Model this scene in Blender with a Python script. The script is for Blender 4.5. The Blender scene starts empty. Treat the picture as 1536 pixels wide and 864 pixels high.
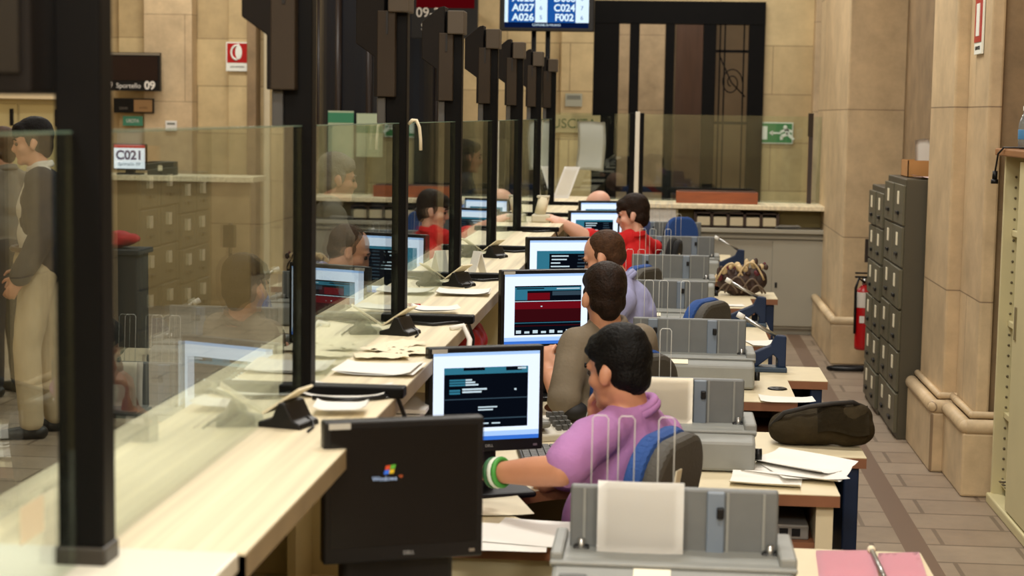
import bpy, bmesh, math, random
from mathutils import Vector, Matrix, Euler, noise
random.seed(7)
R = math.radians
PI = math.pi
scn = bpy.context.scene
C = bpy.context.collection
# ------------------------------------------------------------------ camera
F = 2600.0; H = 1.83
yc = Vector((232/F, 258/F, -1)).normalized()
u = Vector((0.025, 1, 0)).normalized()
zc = (u - yc*u.dot(yc)).normalized()
xc = yc.cross(zc)
RW = Matrix((xc, yc, zc))            # camera -> world rotation
CAM = Vector((0, 0, H))
cd = bpy.data.cameras.new('camera'); cam = bpy.data.objects.new('camera', cd); C.objects.link(cam)
cam.matrix_world = Matrix.Translation(CAM) @ RW.to_4x4()
cd.sensor_width = 36; cd.lens = F*36/1536; cd.clip_start = .05; cd.clip_end = 200
cd.dof.use_dof = True; cd.dof.focus_distance = 6.8; cd.dof.aperture_fstop = 4.6
scn.camera = cam
def ray(px, py): return RW @ Vector(((px-768)/F, -(py-432)/F, -1))
def at(px, py, Y):
    d = ray(px, py); return CAM + d*(Y/d.y)
def atz(px, py, z):
    d = ray(px, py); return CAM + d*((z-H)/d.z)
def atx(px, py, X):
    d = ray(px, py); return CAM + d*(X/d.x)
# ------------------------------------------------------------------ materials
def lin(c):
    o = []
    for v in c:
        v /= 255.0
        o.append(v/12.92 if v <= .04045 else ((v+.055)/1.055)**2.4)
    return (o[0], o[1], o[2], 1)
MATS = {}
def M(name, col, rough=.6, metal=0.0, nz=None, bump=None, spec=.5, stretch=None, coat=0):
    if name in MATS: return MATS[name]
    m = bpy.data.materials.new(name); m.use_nodes = True
    nt = m.node_tree; b = nt.nodes['Principled BSDF']
    c = lin(col)
    b.inputs['Base Color'].default_value = c
    b.inputs['Roughness'].default_value = rough
    b.inputs['Metallic'].default_value = metal
    b.inputs['Specular IOR Level'].default_value = spec
    if coat: b.inputs['Coat Weight'].default_value = coat
    vec = None
    if nz or bump:
        tc = nt.nodes.new('ShaderNodeTexCoord'); mp = nt.nodes.new('ShaderNodeMapping')
        nt.links.new(tc.outputs['Object'], mp.inputs['Vector'])
        if stretch: mp.inputs['Scale'].default_value = stretch
        vec = mp.outputs['Vector']
    if nz:
        sc, amt = nz
        n = nt.nodes.new('ShaderNodeTexNoise'); n.inputs['Scale'].default_value = sc; n.inputs['Detail'].default_value = 5
        nt.links.new(vec, n.inputs['Vector'])
        r = nt.nodes.new('ShaderNodeValToRGB')
        r.color_ramp.elements[0].position = .3; r.color_ramp.elements[1].position = .7
        r.color_ramp.elements[0].color = tuple(min(1, v*(1-amt)) for v in c[:3])+(1,)
        r.color_ramp.elements[1].color = tuple(min(1, v*(1+amt)) for v in c[:3])+(1,)
        nt.links.new(n.outputs['Fac'], r.inputs['Fac']); nt.links.new(r.outputs['Color'], b.inputs['Base Color'])
    if bump:
        sc, st = bump
        n = nt.nodes.new('ShaderNodeTexNoise'); n.inputs['Scale'].default_value = sc; n.inputs['Detail'].default_value = 4
        nt.links.new(vec, n.inputs['Vector'])
        bp = nt.nodes.new('ShaderNodeBump'); bp.inputs['Strength'].default_value = st; bp.inputs['Distance'].default_value = .02
        nt.links.new(n.outputs['Fac'], bp.inputs['Height']); nt.links.new(bp.outputs['Normal'], b.inputs['Normal'])
    MATS[name] = m; return m
def E(name, col, s=1.0):
    if name in MATS: return MATS[name]
    m = bpy.data.materials.new(name); m.use_nodes = True
    nt = m.node_tree; nt.nodes.clear()
    e = nt.nodes.new('ShaderNodeEmission'); o = nt.nodes.new('ShaderNodeOutputMaterial')
    e.inputs['Color'].default_value = lin(col); e.inputs['Strength'].default_value = s
    nt.links.new(e.outputs[0], o.inputs[0]); MATS[name] = m; return m
def brickmat(name, c1, c2, cm, bw, bh, mortar, mode, rough=.7, noise_amt=.16, band=None):
    """stone blocks or floor tiles in world metres"""
    m = bpy.data.materials.new(name); m.use_nodes = True
    nt = m.node_tree; b = nt.nodes['Principled BSDF']; b.inputs['Roughness'].default_value = rough
    N = nt.nodes.new; L = nt.links.new
    g = N('ShaderNodeNewGeometry'); s = N('ShaderNodeSeparateXYZ'); L(g.outputs['Position'], s.inputs[0])
    cb = N('ShaderNodeCombineXYZ')
    if mode == 'wall':
        a = N('ShaderNodeMath'); a.operation = 'ADD'; L(s.outputs['X'], a.inputs[0]); L(s.outputs['Y'], a.inputs[1])
        L(a.outputs[0], cb.inputs[0]); L(s.outputs['Z'], cb.inputs[1])
    else:
        L(s.outputs['X'], cb.inputs[0]); L(s.outputs['Y'], cb.inputs[1])
    br = N('ShaderNodeTexBrick'); L(cb.outputs[0], br.inputs['Vector'])
    br.inputs['Color1'].default_value = lin(c1); br.inputs['Color2'].default_value = lin(c2); br.inputs['Mortar'].default_value = lin(cm)
    br.inputs['Scale'].default_value = 1; br.inputs['Mortar Size'].default_value = mortar; br.inputs['Brick Width'].default_value = bw
    br.inputs['Row Height'].default_value = bh; br.inputs['Mortar Smooth'].default_value = .3
    n = N('ShaderNodeTexNoise'); n.inputs['Scale'].default_value = 3.5; n.inputs['Detail'].default_value = 8; n.inputs['Roughness'].default_value = .7
    L(g.outputs['Position'], n.inputs['Vector'])
    mr = N('ShaderNodeMapRange'); mr.inputs['From Min'].default_value = .3; mr.inputs['From Max'].default_value = .7
    mr.inputs['To Min'].default_value = 1-noise_amt; mr.inputs['To Max'].default_value = 1+noise_amt; L(n.outputs['Fac'], mr.inputs['Value'])
    mx = N('ShaderNodeMix'); mx.data_type = 'RGBA'; mx.blend_type = 'MULTIPLY'; mx.inputs[0].default_value = 1
    L(br.outputs['Color'], mx.inputs[6]); L(mr.outputs[0], mx.inputs[7])
    out = mx.outputs[2]
    if band:
        for (ax, lo, hi, col) in band:
            g1 = N('ShaderNodeMath'); g1.operation = 'GREATER_THAN'; g1.inputs[1].default_value = lo; L(s.outputs[ax], g1.inputs[0])
            g2 = N('ShaderNodeMath'); g2.operation = 'LESS_THAN'; g2.inputs[1].default_value = hi; L(s.outputs[ax], g2.inputs[0])
            mm = N('ShaderNodeMath'); mm.operation = 'MULTIPLY'; L(g1.outputs[0], mm.inputs[0]); L(g2.outputs[0], mm.inputs[1])
            m2 = N('ShaderNodeMix'); m2.data_type = 'RGBA'; m2.inputs[7].default_value = lin(col)
            L(mm.outputs[0], m2.inputs[0]); L(out, m2.inputs[6]); out = m2.outputs[2]
    L(out, b.inputs['Base Color'])
    MATS[name] = m; return m
def glassmat(name, tint=(.90, .95, .92)):
    m = bpy.data.materials.new(name); m.use_nodes = True
    nt = m.node_tree; nt.nodes.clear(); N = nt.nodes.new; L = nt.links.new
    o = N('ShaderNodeOutputMaterial'); mix = N('ShaderNodeMixShader'); t = N('ShaderNodeBsdfTransparent'); gl = N('ShaderNodeBsdfGlossy')
    t.inputs[0].default_value = (*tint, 1); gl.inputs['Roughness'].default_value = .0; gl.inputs['Color'].default_value = (.95, 1, .97, 1)
    fr = N('ShaderNodeFresnel'); g = N('ShaderNodeNewGeometry'); mf = N('ShaderNodeMix'); mf.data_type = 'FLOAT'
    mf.inputs[2].default_value = 1.5; mf.inputs[3].default_value = 1/1.5
    L(g.outputs['Backfacing'], mf.inputs[0]); L(mf.outputs[0], fr.inputs['IOR'])
    L(fr.outputs[0], mix.inputs[0]); L(t.outputs[0], mix.inputs[1]); L(gl.outputs[0], mix.inputs[2]); L(mix.outputs[0], o.inputs[0])
    MATS[name] = m; return m
# ------------------------------------------------------------------ mesh builder
class MB:
    def __init__(s): s.bm = bmesh.new(); s.mats = []
    def mi(s, m):
        if m not in s.mats: s.mats.append(m)
        return s.mats.index(m)
    def _add(s, tb, m, mat=None, smooth=False):
        i = s.mi(m); vm = {}
        for v in tb.verts: vm[v] = s.bm.verts.new(mat @ v.co if mat else v.co)
        for f in tb.faces:
            try: nf = s.bm.faces.new([vm[v] for v in f.verts]); nf.material_index = i; nf.smooth = smooth
            except ValueError: pass
        tb.free(); return s
    def box(s, x0, x1, y0, y1, z0, z1, m, bev=0, seg=2, mat=None):
        tb = bmesh.new(); bmesh.ops.create_cube(tb, size=1)
        for v in tb.verts: v.co = Vector(((x0+x1)/2+v.co.x*(x1-x0), (y0+y1)/2+v.co.y*(y1-y0), (z0+z1)/2+v.co.z*(z1-z0)))
        if bev: bmesh.ops.bevel(tb, geom=tb.edges[:], offset=bev, segments=seg, profile=.5, affect='EDGES')
        return s._add(tb, m, mat, False)
    def cyl(s, p0, p1, r0, m, r1=None, n=16, caps=True, smooth=True):
        p0 = Vector(p0); p1 = Vector(p1); r1 = r0 if r1 is None else r1
        d = p1-p0; q = d.to_track_quat('Z', 'Y').to_matrix().to_4x4(); q.translation = p0
        tb = bmesh.new(); L = d.length
        a = [tb.verts.new((r0*math.cos(2*PI*k/n), r0*math.sin(2*PI*k/n), 0)) for k in range(n)]
        b = [tb.verts.new((r1*math.cos(2*PI*k/n), r1*math.sin(2*PI*k/n), L)) for k in range(n)]
        for k in range(n): tb.faces.new((a[k], a[(k+1) % n], b[(k+1) % n], b[k]))
        if caps: tb.faces.new(a[::-1]); tb.faces.new(b)
        return s._add(tb, m, q, smooth)
    def lathe(s, prof, m, n=24, mat=None):
        tb = bmesh.new(); rings = []
        for r, z in prof: rings.append([tb.verts.new((r*math.cos(2*PI*k/n), r*math.sin(2*PI*k/n), z)) for k in range(n)])
        for a, b in zip(rings, rings[1:]):
            for k in range(n): tb.faces.new((a[k], a[(k+1) % n], b[(k+1) % n], b[k]))
        tb.faces.new(rings[0][::-1]); tb.faces.new(rings[-1])
        return s._add(tb, m, mat, True)
    def tube(s, pts, r, m, n=8, closed=False):
        pts = [Vector(p) for p in pts]; tb = bmesh.new(); rings = []; N = len(pts); up = None
        for i, p in enumerate(pts):
            if closed: d = pts[(i+1) % N]-pts[i-1]
            else: d = pts[min(i+1, N-1)]-pts[max(i-1, 0)]
            d.normalize()
            if up is None:
                up = Vector((0, 0, 1)) if abs(d.z) < .9 else Vector((1, 0, 0))
            a = d.cross(up).normalized(); up = a.cross(d).normalized()
            rings.append([tb.verts.new(p + r*(a*math.cos(2*PI*k/n)+up*math.sin(2*PI*k/n))) for k in range(n)])
        pr = list(zip(rings, rings[1:])) + ([(rings[-1], rings[0])] if closed else [])
        for a, b in pr:
            for k in range(n): tb.faces.new((a[k], a[(k+1) % n], b[(k+1) % n], b[k]))
        if not closed: tb.faces.new(rings[0][::-1]); tb.faces.new(rings[-1])
        return s._add(tb, m, None, True)
    def prism(s, poly, axis, a0, a1, m, bev=0, mat=None):
        """poly: 2D points; axis 'x' -> (y,z), 'y' -> (x,z), 'z' -> (x,y)"""
        def P(p, a): return {'x': (a, p[0], p[1]), 'y': (p[0], a, p[1]), 'z': (p[0], p[1], a)}[axis]
        tb = bmesh.new(); A = [tb.verts.new(P(p, a0)) for p in poly]; B = [tb.verts.new(P(p, a1)) for p in poly]; n = len(poly)
        tb.faces.new(A); tb.faces.new(B[::-1])
        for k in range(n): tb.faces.new((A[k], B[k], B[(k+1) % n], A[(k+1) % n]))
        bmesh.ops.recalc_face_normals(tb, faces=tb.faces[:])
        if bev: bmesh.ops.bevel(tb, geom=tb.edges[:], offset=bev, segments=2, profile=.5, affect='EDGES')
        return s._add(tb, m, mat, False)
    def grid(s, fn, nu, nv, m, thick=0, mat=None):
        """surface fn(u,v)->point, given thickness along z"""
        tb = bmesh.new()
        T = [[tb.verts.new(fn(i/nu, j/nv)) for j in range(nv+1)] for i in range(nu+1)]
        for i in range(nu):
            for j in range(nv): tb.faces.new((T[i][j], T[i+1][j], T[i+1][j+1], T[i][j+1]))
        if thick:
            g = bmesh.ops.solidify(tb, geom=tb.faces[:], thickness=thick)
        bmesh.ops.recalc_face_normals(tb, faces=tb.faces[:])
        return s._add(tb, m, mat, True)
    def sphere(s, c, r, m, sub=2, mat=None):
        tb = bmesh.new(); bmesh.ops.create_icosphere(tb, subdivisions=sub, radius=1)
        rr = r if hasattr(r, '__len__') else (r, r, r)
        for v in tb.verts: v.co = Vector((c[0]+v.co.x*rr[0], c[1]+v.co.y*rr[1], c[2]+v.co.z*rr[2]))
        return s._add(tb, m, mat, True)
    def quad(s, p, m):
        tb = bmesh.new(); tb.faces.new([tb.verts.new(q) for q in p]); return s._add(tb, m)
    def build(s, name, parent=None, loc=None, smooth_angle=True):
        me = bpy.data.meshes.new(name); s.bm.normal_update(); s.bm.to_mesh(me); s.bm.free()
        for m in s.mats: me.materials.append(m)
        o = bpy.data.objects.new(name, me); C.objects.link(o)
        if parent: o.parent = parent
        if loc is not None: o.location = loc
        return o
def tag(o, label=None, cat=None, group=None, kind=None):
    if label: o['label'] = label
    if cat: o['category'] = cat
    if group: o['group'] = group
    if kind: o['kind'] = kind
    return o
def thing(name, label, cat, loc=(0, 0, 0), rz=0, group=None):
    o = bpy.data.objects.new(name, None); C.objects.link(o); o.location = loc; o.rotation_euler = (0, 0, rz)
    o.empty_display_size = .1
    return tag(o, label, cat, group)
def struct(name, mb, loc=None):
    o = mb.build(name, None, loc); o['kind'] = 'structure'; return o
def dup(root, loc, rz, label, group=None):
    r = root.copy(); C.objects.link(r); r.location = loc; r.rotation_euler = (0, 0, rz); r['label'] = label
    if group: r['group'] = group
    for ch in list(root.children):
        c = ch.copy(); C.objects.link(c); c.parent = r
        for g in list(ch.children):
            d = g.copy(); C.objects.link(d); d.parent = c
    return r
def text(name, body, size, m, parent, loc, rot=(PI/2, 0, 0), align='CENTER', ext=.0006, sx=1, bold=0):
    cu = bpy.data.curves.new(name, 'FONT'); cu.body = body; cu.size = size; cu.align_x = align; cu.align_y = 'CENTER'; cu.extrude = ext; cu.offset = bold
    t = bpy.data.objects.new(name, cu); C.objects.link(t)
    dg = bpy.context.evaluated_depsgraph_get(); dg.update()
    me = bpy.data.meshes.new_from_object(t.evaluated_get(dg)); bpy.data.objects.remove(t); bpy.data.curves.remove(cu)
    me.materials.clear(); me.materials.append(m); me.name = name
    o = bpy.data.objects.new(name, me); C.objects.link(o); o.parent = parent; o.location = loc; o.rotation_euler = rot; o.scale = (sx, 1, 1)
    return o
# ------------------------------------------------------------------ continuous organic surfaces
def capsule(tb, p0, r0, p1, r1, n=14, k=5):
    p0 = Vector(p0); p1 = Vector(p1); d = p1-p0; L = d.length
    if L < 1e-5: d = Vector((0, 0, 1)); L = 1e-5
    q = d.to_track_quat('Z', 'Y').to_matrix().to_4x4(); q.translation = p0
    prof = [(r0*math.cos(a), -r0*math.sin(a)) for a in [PI/2*(1-i/k) for i in range(1, k+1)]] + [(r1*math.cos(a), L+r1*math.sin(a)) for a in [PI/2*i/k for i in range(0, k)]]
    rings = [[tb.verts.new(q @ Vector((r*math.cos(2*PI*j/n), r*math.sin(2*PI*j/n), z))) for j in range(n)] for r, z in prof]
    for a, b in zip(rings, rings[1:]):
        for j in range(n): tb.faces.new((a[j], a[(j+1) % n], b[(j+1) % n], b[j]))
    b0 = tb.verts.new(q @ Vector((0, 0, -r0))); b1 = tb.verts.new(q @ Vector((0, 0, L+r1)))
    for j in range(n):
        tb.faces.new((b0, rings[0][(j+1) % n], rings[0][j])); tb.faces.new((rings[-1][j], rings[-1][(j+1) % n], b1))
def ellipsoid(tb, c, r, rot=None, sub=3):
    g = bmesh.ops.create_icosphere(tb, subdivisions=sub, radius=1)
    m = Matrix.Translation(Vector(c)) @ (rot.to_4x4() if rot else Matrix()) @ Matrix.Diagonal((*r, 1))
    bmesh.ops.transform(tb, matrix=m, verts=g['verts'])
def blob(name, prims, mat, root, voxel=.008, smooth=4, grow=0, wrinkle=0, wscale=18, xf=None, cut=None, sf=.5):
    tb = bmesh.new()
    for p in prims:
        if p[0] == 'c': capsule(tb, p[1], p[2]+grow, p[3], p[4]+grow)
        else: ellipsoid(tb, p[1], [a+grow for a in p[2]], p[3] if len(p) > 3 else None)
    if xf: bmesh.ops.transform(tb, matrix=xf, verts=tb.verts[:])
    me = bpy.data.meshes.new(name); tb.to_mesh(me); tb.free()
    o = bpy.data.objects.new(name, me); C.objects.link(o)
    r = o.modifiers.new('r', 'REMESH'); r.mode = 'VOXEL'; r.voxel_size = voxel; r.use_smooth_shade = True
    sm = o.modifiers.new('s', 'SMOOTH'); sm.factor = sf; sm.iterations = smooth
    dg = bpy.context.evaluated_depsgraph_get(); dg.update()
    m2 = bpy.data.meshes.new_from_object(o.evaluated_get(dg)); bpy.data.objects.remove(o); bpy.data.meshes.remove(me)
    m2.name = name
    if wrinkle or cut:
        bm = bmesh.new(); bm.from_mesh(m2)
        if wrinkle:
            bm.normal_update()
            for v in bm.verts:
                w = noise.noise(Vector((v.co.x*wscale, v.co.y*wscale, v.co.z*wscale*.45)))
                w += .5*noise.noise(Vector((v.co.x*wscale*2.1+5, v.co.y*wscale*2.1, v.co.z*wscale*1.2)))
                v.co += v.normal*w*wrinkle
        if cut:
            bmesh.ops.delete(bm, geom=[v for v in bm.verts if cut(v.co)], context='VERTS')
        bm.to_mesh(m2); bm.free()
    inv = root.matrix_world.inverted() if False else (Matrix.Translation(root.location) @ root.rotation_euler.to_matrix().to_4x4()).inverted()
    m2.transform(inv)
    m2.materials.clear(); m2.materials.append(mat)
    for f in m2.polygons: f.use_smooth = True
    ob = bpy.data.objects.new(name, m2); C.objects.link(ob); ob.parent = root
    return ob
# ------------------------------------------------------------------ palette
STONE = brickmat('beige_stone_blocks', (206, 184, 138), (186, 163, 120), (152, 130, 94), 1.15, .52, .006, 'wall', .55)
STONED = brickmat('brown_stone_with_shade', (142, 119, 88), (135, 113, 84), (116, 96, 72), 2.2, 1.4, .002, 'wall', .7, .28)  # brown stone, its dark tone also holding the shade of the recess walls
STONEP = brickmat('pillar_stone', (204, 181, 144), (186, 161, 126), (138, 116, 90), 3.0, .95, .004, 'wall', .5, .22)
FLOORM = brickmat('floor_tiles', (150, 134, 116), (141, 124, 106), (112, 97, 82), .62, .30, .012, 'floor', .45, .14, band=[('X', 1.06, 1.17, (112, 90, 74))])
CEILM = M('ceiling_plaster', (205, 195, 175), .9, nz=(2, .05))
COUNT = M('counter_laminate', (226, 213, 182), .42, nz=(3.2, .20), stretch=(11, .22, 9), bump=(6, .05))
CEDGE = M('counter_edge', (150, 132, 100), .55, nz=(8, .12))
CREAM = M('cream_laminate', (218, 205, 172), .45, nz=(14, .04))
KHAKI = M('khaki_panel', (198, 187, 150), .6, nz=(5, .06))
BROWN = M('brown_edge_band', (132, 86, 58), .5, nz=(12, .12), stretch=(1, 4, 1))
NAVY = M('navy_metal', (20, 38, 68), .5, spec=.3)
BLACK = M('black_steel', (8, 7, 7), .5, nz=(9, .2), spec=.10)
BLACKP = M('black_plastic', (16, 15, 16), .42, spec=.3)
BRONZE = M('bronze_cover', (50, 41, 31), .6, nz=(7, .1), spec=.2)
DARKB = M('dark_bronze_housing', (24, 20, 17), .6, nz=(6, .1), spec=.12)
CAPM = M('grey_bronze_cap', (74, 65, 54), .55, spec=.25)
GREYP = M('printer_grey', (136, 138, 134), .5, nz=(20, .04))
GREYD = M('printer_dark_grey', (104, 107, 107), .5, nz=(20, .05))
GREYB = M('printer_bluish_grey', (112, 124, 138), .45)
WHITE = M('white_paper', (232, 230, 224), .8, nz=(6, .02))
CREAMP = M('cream_paper', (228, 218, 190), .8)
PINK = M('pink_card', (244, 184, 198), .75, nz=(5, .03))
WIRE = M('clear_wire', (208, 210, 206), .25)
CHROME = M('brushed_steel', (170, 170, 168), .3, metal=.9)
BLUEF = M('blue_upholstery', (36, 74, 140), .85, bump=(160, .25))
CHARC = M('charcoal_shell', (70, 67, 61), .7, bump=(120, .15))
CABG = M('grey_cabinet', (156, 152, 138), .5, nz=(3, .03))
OLIVEM = M('olive_metal', (88, 84, 66), .45, nz=(4, .06))
OLIVED = M('dark_olive_metal', (70, 64, 48), .5, nz=(4, .06))
WOOD = M('red_wood', (140, 72, 34), .45, nz=(5, .2), stretch=(1, 8, 8))
REDP = M('red_enamel', (176, 16, 22), .3)
GLASS = glassmat('clear_glass')
GLEDGE = M('glass_edge_green', (120, 150, 134), .2)
def onz(px, py, z): return atz(px, py, z)
# ------------------------------------------------------------------ setting
struct('floor', MB().box(-8.2, 2.6, -3.5, 24, -.1, 0, FLOORM))
struct('ceiling', MB().box(-8.2, 2.6, -3.5, 24, 5.0, 5.1, CEILM))
struct('wall_left', MB().box(-8.2, -8.0, -3.5, 24, 0, 5, STONE))
struct('wall_front', MB().box(-8.2, 2.6, -3.7, -3.5, 0, 5, STONE))
YB = 19.0
def X19(px): return (px-1000)*YB/F
b = MB()
b.box(-8, X19(475), YB, YB+.5, 0, 5, STONE)
b.box(X19(655), X19(890), YB, YB+.5, 0, 5, STONE)
b.box(X19(1141), 2.6, YB, YB+.5, 0, 5, STONE)
b.box(X19(890), X19(1141), YB, YB+.5, 3.05, 5, STONE)
b.box(X19(475), X19(655), YB, YB+.5, 3.3, 5, STONE)
struct('wall_back', b)
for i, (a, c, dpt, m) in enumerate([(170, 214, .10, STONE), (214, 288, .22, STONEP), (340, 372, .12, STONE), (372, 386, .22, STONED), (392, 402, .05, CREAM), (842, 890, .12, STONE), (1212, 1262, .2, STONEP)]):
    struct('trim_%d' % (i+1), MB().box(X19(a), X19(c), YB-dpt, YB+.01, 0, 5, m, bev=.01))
# the passage beyond the iron door
b = MB()
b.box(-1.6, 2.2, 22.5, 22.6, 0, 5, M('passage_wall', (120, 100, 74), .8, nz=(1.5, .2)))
for a, c in ((925, 943), (957, 995)): b.box((a-1000)*22.4/F, (c-1000)*22.4/F, 22.3, 22.5, 0, 4.5, STONEP)
b.box(.10, .48, 22.25, 22.5, 0, 4.5, M('brown_doorleaf', (82, 56, 40), .5, nz=(4, .15), stretch=(5, 1, .5)))
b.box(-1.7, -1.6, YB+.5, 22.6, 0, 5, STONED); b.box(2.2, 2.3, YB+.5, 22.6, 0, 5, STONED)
struct('wall_passage', b)
t = thing('door_1', None, None, (0, YB-.02, 0)); t['kind'] = 'structure'
b = MB()
for a, c in ((890, 927), (943, 957), (996, 1009), (1051, 1070), (1118, 1141)): b.box(X19(a), X19(c), -.05, .12, 0, 3.05, BLACK, bev=.004)
b.box(X19(890), X19(1141), -.06, .13, 2.82, 3.06, BLACK)
b.box(X19(890), X19(1141), -.05, .12, 0, .25, BLACK); b.box(X19(890), X19(1141), -.03, .10, 1.0, 1.06, BLACK)
b.build('door_frame', t)
b = MB()
for px in (1076, 1083, 1111): b.box(X19(px)-.008, X19(px)+.008, 0, .02, .25, 2.82, BLACK)
for z in (2.52, 1.75): b.box(X19(1070), X19(1118), 0, .02, z, z+.03, BLACK)
cxg = X19(1094)
for k in range(3):
    zz = 2.65-.0*k
pts = [(cxg+.12*math.cos(a)*(1-a/14), .01, 2.2+.16*math.sin(a)*(1-a/14)) for a in [j*.35 for j in range(32)]]
b.tube(pts, .007, BLACK, 6); b.tube([(cxg-.14, .01, 2.5), (cxg, .01, 2.2), (cxg+.15, .01, 2.05)], .008, BLACK, 6)
b.build('iron_grille', t)
# dark drum entrance with posters
t = thing('door_2', None, None, (X19(565), YB, 0)); t['kind'] = 'structure'
rr = .64
DRUM = M('dark_glazing', (26, 29, 36), .3, spec=.3)
b = MB()
prev = None
for k in range(24):
    a0 = PI+PI*k/24; a1 = PI+PI*(k+1)/24
    b.quad([(rr*math.cos(a0), rr*.8*math.sin(a0), 0), (rr*math.cos(a1), rr*.8*math.sin(a1), 0), (rr*math.cos(a1), rr*.8*math.sin(a1), 3.3), (rr*math.cos(a0), rr*.8*math.sin(a0), 3.3)], DRUM)
b.build('curved_glazing', t)
b = MB()
for a in (PI, 1.32*PI, 1.5*PI, 1.68*PI, 2*PI):
    b.cyl((rr*1.02*math.cos(a), rr*.82*math.sin(a), 0), (rr*1.02*math.cos(a), rr*.82*math.sin(a), 3.3), .035, M('dark_brown_frame', (40, 30, 24), .4, spec=.3))
b.build('door_frame', t)
for i, (x0, x1, y0, y1) in enumerate([(490, 528, 166, 248), (533, 572, 170, 236)]):
    p0 = at(x0, y0, 18.3); p1 = at(x1, y1, 18.3)
    p = thing('poster', ['green and white notice on the dark curved door, the left of two', 'white notice with a green band on the dark curved door, the right of two'][i], 'notice', ((p0.x+p1.x)/2, 18.38, p1.z))
    w = (p1.x-p0.x)/2; h = p0.z-p1.z
    MB().box(-w, w, 0, .004, 0, h, M('pale_notice', (176, 190, 160), .7)).build('sheet', p)
    MB().box(-w, w, -.002, 0, h*.78 if i == 0 else h*.55, h*.97 if i == 0 else h*.72, M('notice_green', (52, 128, 92), .6)).build('green_band', p)
# right-hand pillars and recesses
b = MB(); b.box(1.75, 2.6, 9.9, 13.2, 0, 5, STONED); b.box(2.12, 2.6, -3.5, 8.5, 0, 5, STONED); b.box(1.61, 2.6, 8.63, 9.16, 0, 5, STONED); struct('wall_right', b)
b = MB(); b.box(1.335, 2.6, 13.1, 15.6, .0, 5, STONEP, bev=.012); struct('column', b)
b = MB(); b.box(1.265, 2.6, 13.03, 15.6, 0, .30, STONEP, bev=.01)
b.cyl((1.285, 13.05, .325), (1.75, 13.05, .325), .032, STONEP); b.cyl((1.285, 13.05, .325), (1.285, 15.6, .325), .032, STONEP); b.sphere((1.285, 13.05, .325), .032, STONEP)
struct('column_plinth', b)
def pillar(name, X, Y0, Y1, Xb, Yb, m, X1=2.6):
    b = MB(); b.box(X, X1, Y0, Y1, 0, 5, m, bev=.012)
    struct(name, b)
    b = MB(); b.box(Xb, 2.6, Yb, Y1+.02, 0, .315, STONEP, bev=.012)
    for r, z, i in ((.036, .345, .02), (.018, .398, .05)):
        b.cyl((Xb+i, Yb+i, z), (2.3, Yb+i, z), r, STONEP); b.cyl((Xb+i, Yb+i, z), (Xb+i, Y1, z), r, STONEP); b.sphere((Xb+i, Yb+i, z), r, STONEP)
    struct(name+'_plinth', b)
pillar('pillar', 1.475, 9.16, 9.95, 1.41, 9.08, STONEP)
pillar('pillar_near', 1.545, 8.58, 9.16, 1.475, 8.5, STONEP, 1.612)
# signs on walls
def sign(name, label, px0, py0, px1, py1, Y, m=WHITE, cat='sign', dep=.012):
    p0 = at(px0, py0, Y); p1 = at(px1, py1, Y); t = thing(name, label, cat, ((p0.x+p1.x)/2, Y, (p0.z+p1.z)/2))
    w = abs(p1.x-p0.x)/2; h = abs(p0.z-p1.z)/2
    MB().box(-w, w, 0, dep, -h, h, m, bev=.002).build('panel', t); return t, w, h
GREENS = E('exit_green', (10, 118, 62), .55) ; WHT = M('sign_white', (236, 240, 232), .5)
GREENS = M('exit_green_paint', (14, 124, 66), .4)
t, w, h = sign('exit_sign', 'green emergency exit sign with white arrow and running figure on the rear stone wall', 1137, 183, 1189, 216, YB-.03, WHT)
MB().box(-w*.94, w*.94, -.003, 0, -h*.9, h*.9, GREENS).build('green_field', t)
b = MB(); yy = -.006
b.box(-w*.78, -w*.46, yy, yy+.002, -h*.62, h*.62, WHT)
b.box(-w*.22, w*.3, yy, yy+.002, -h*.08, h*.08, WHT); b.prism([(-w*.36, 0), (-w*.14, h*.24), (-w*.14, -h*.24)], 'y', yy, yy+.002, WHT)
sx = w*.6
b.sphere((sx-.01, yy, h*.55), (.022, .002, .022), WHT)
for q in [((sx, h*.4), (sx+.02, -h*.05), .022), ((sx+.02, -h*.05), (sx-.05, -h*.3), .017), ((sx-.05, -h*.3), (sx-.045, -h*.62), .015), ((sx+.02, -h*.05), (sx+.055, -h*.35), .017), ((sx+.055, -h*.35), (sx+.085, -h*.6), .014), ((sx, h*.32), (sx-.06, h*.1), .013), ((sx+.005, h*.34), (sx+.07, h*.12), .013)]:
    (x0, z0), (x1, z1), r = q; d = Vector((x1-x0, z1-z0)); n = Vector((-d.y, d.x)).normalized()*r
    b.prism([(x0+n.x, z0+n.y), (x1+n.x, z1+n.y), (x1-n.x, z1-n.y), (x0-n.x, z0-n.y)], 'y', yy, yy+.002, WHT)
b.build('pictogram', t)
t, w, h = sign('fire_hose_sign', 'red and white fire hose sign high on the left stone pilaster', 339, 63, 373, 107, YB-.15, WHT)
MB().box(-w*.9, w*.9, -.003, 0, -h*.42, h*.92, REDP).build('red_field', t)
b = MB()
pts = [(w*.0+w*.52*math.cos(a), -.006, h*.28+h*.5*math.sin(a)) for a in [PI*.5+PI*k/10 for k in range(11)]]
b.tube(pts, .012, WHT, 6); b.sphere((w*.12, -.005, h*.3), (w*.3, .004, h*.5), WHT, 3); b.prism([(-.02+w*.1, h*.65), (.02+w*.1, h*.65), (w*.1+.01, h*.88), (w*.1-.01, h*.88)], 'y', -.008, -.004, WHT)
b.build('pictogram', t)
text('lettering', 'LANCIA ANTINCENDIO', h*.15, BLACKP, t, (0, -.004, -h*.7), sx=.62)
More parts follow.
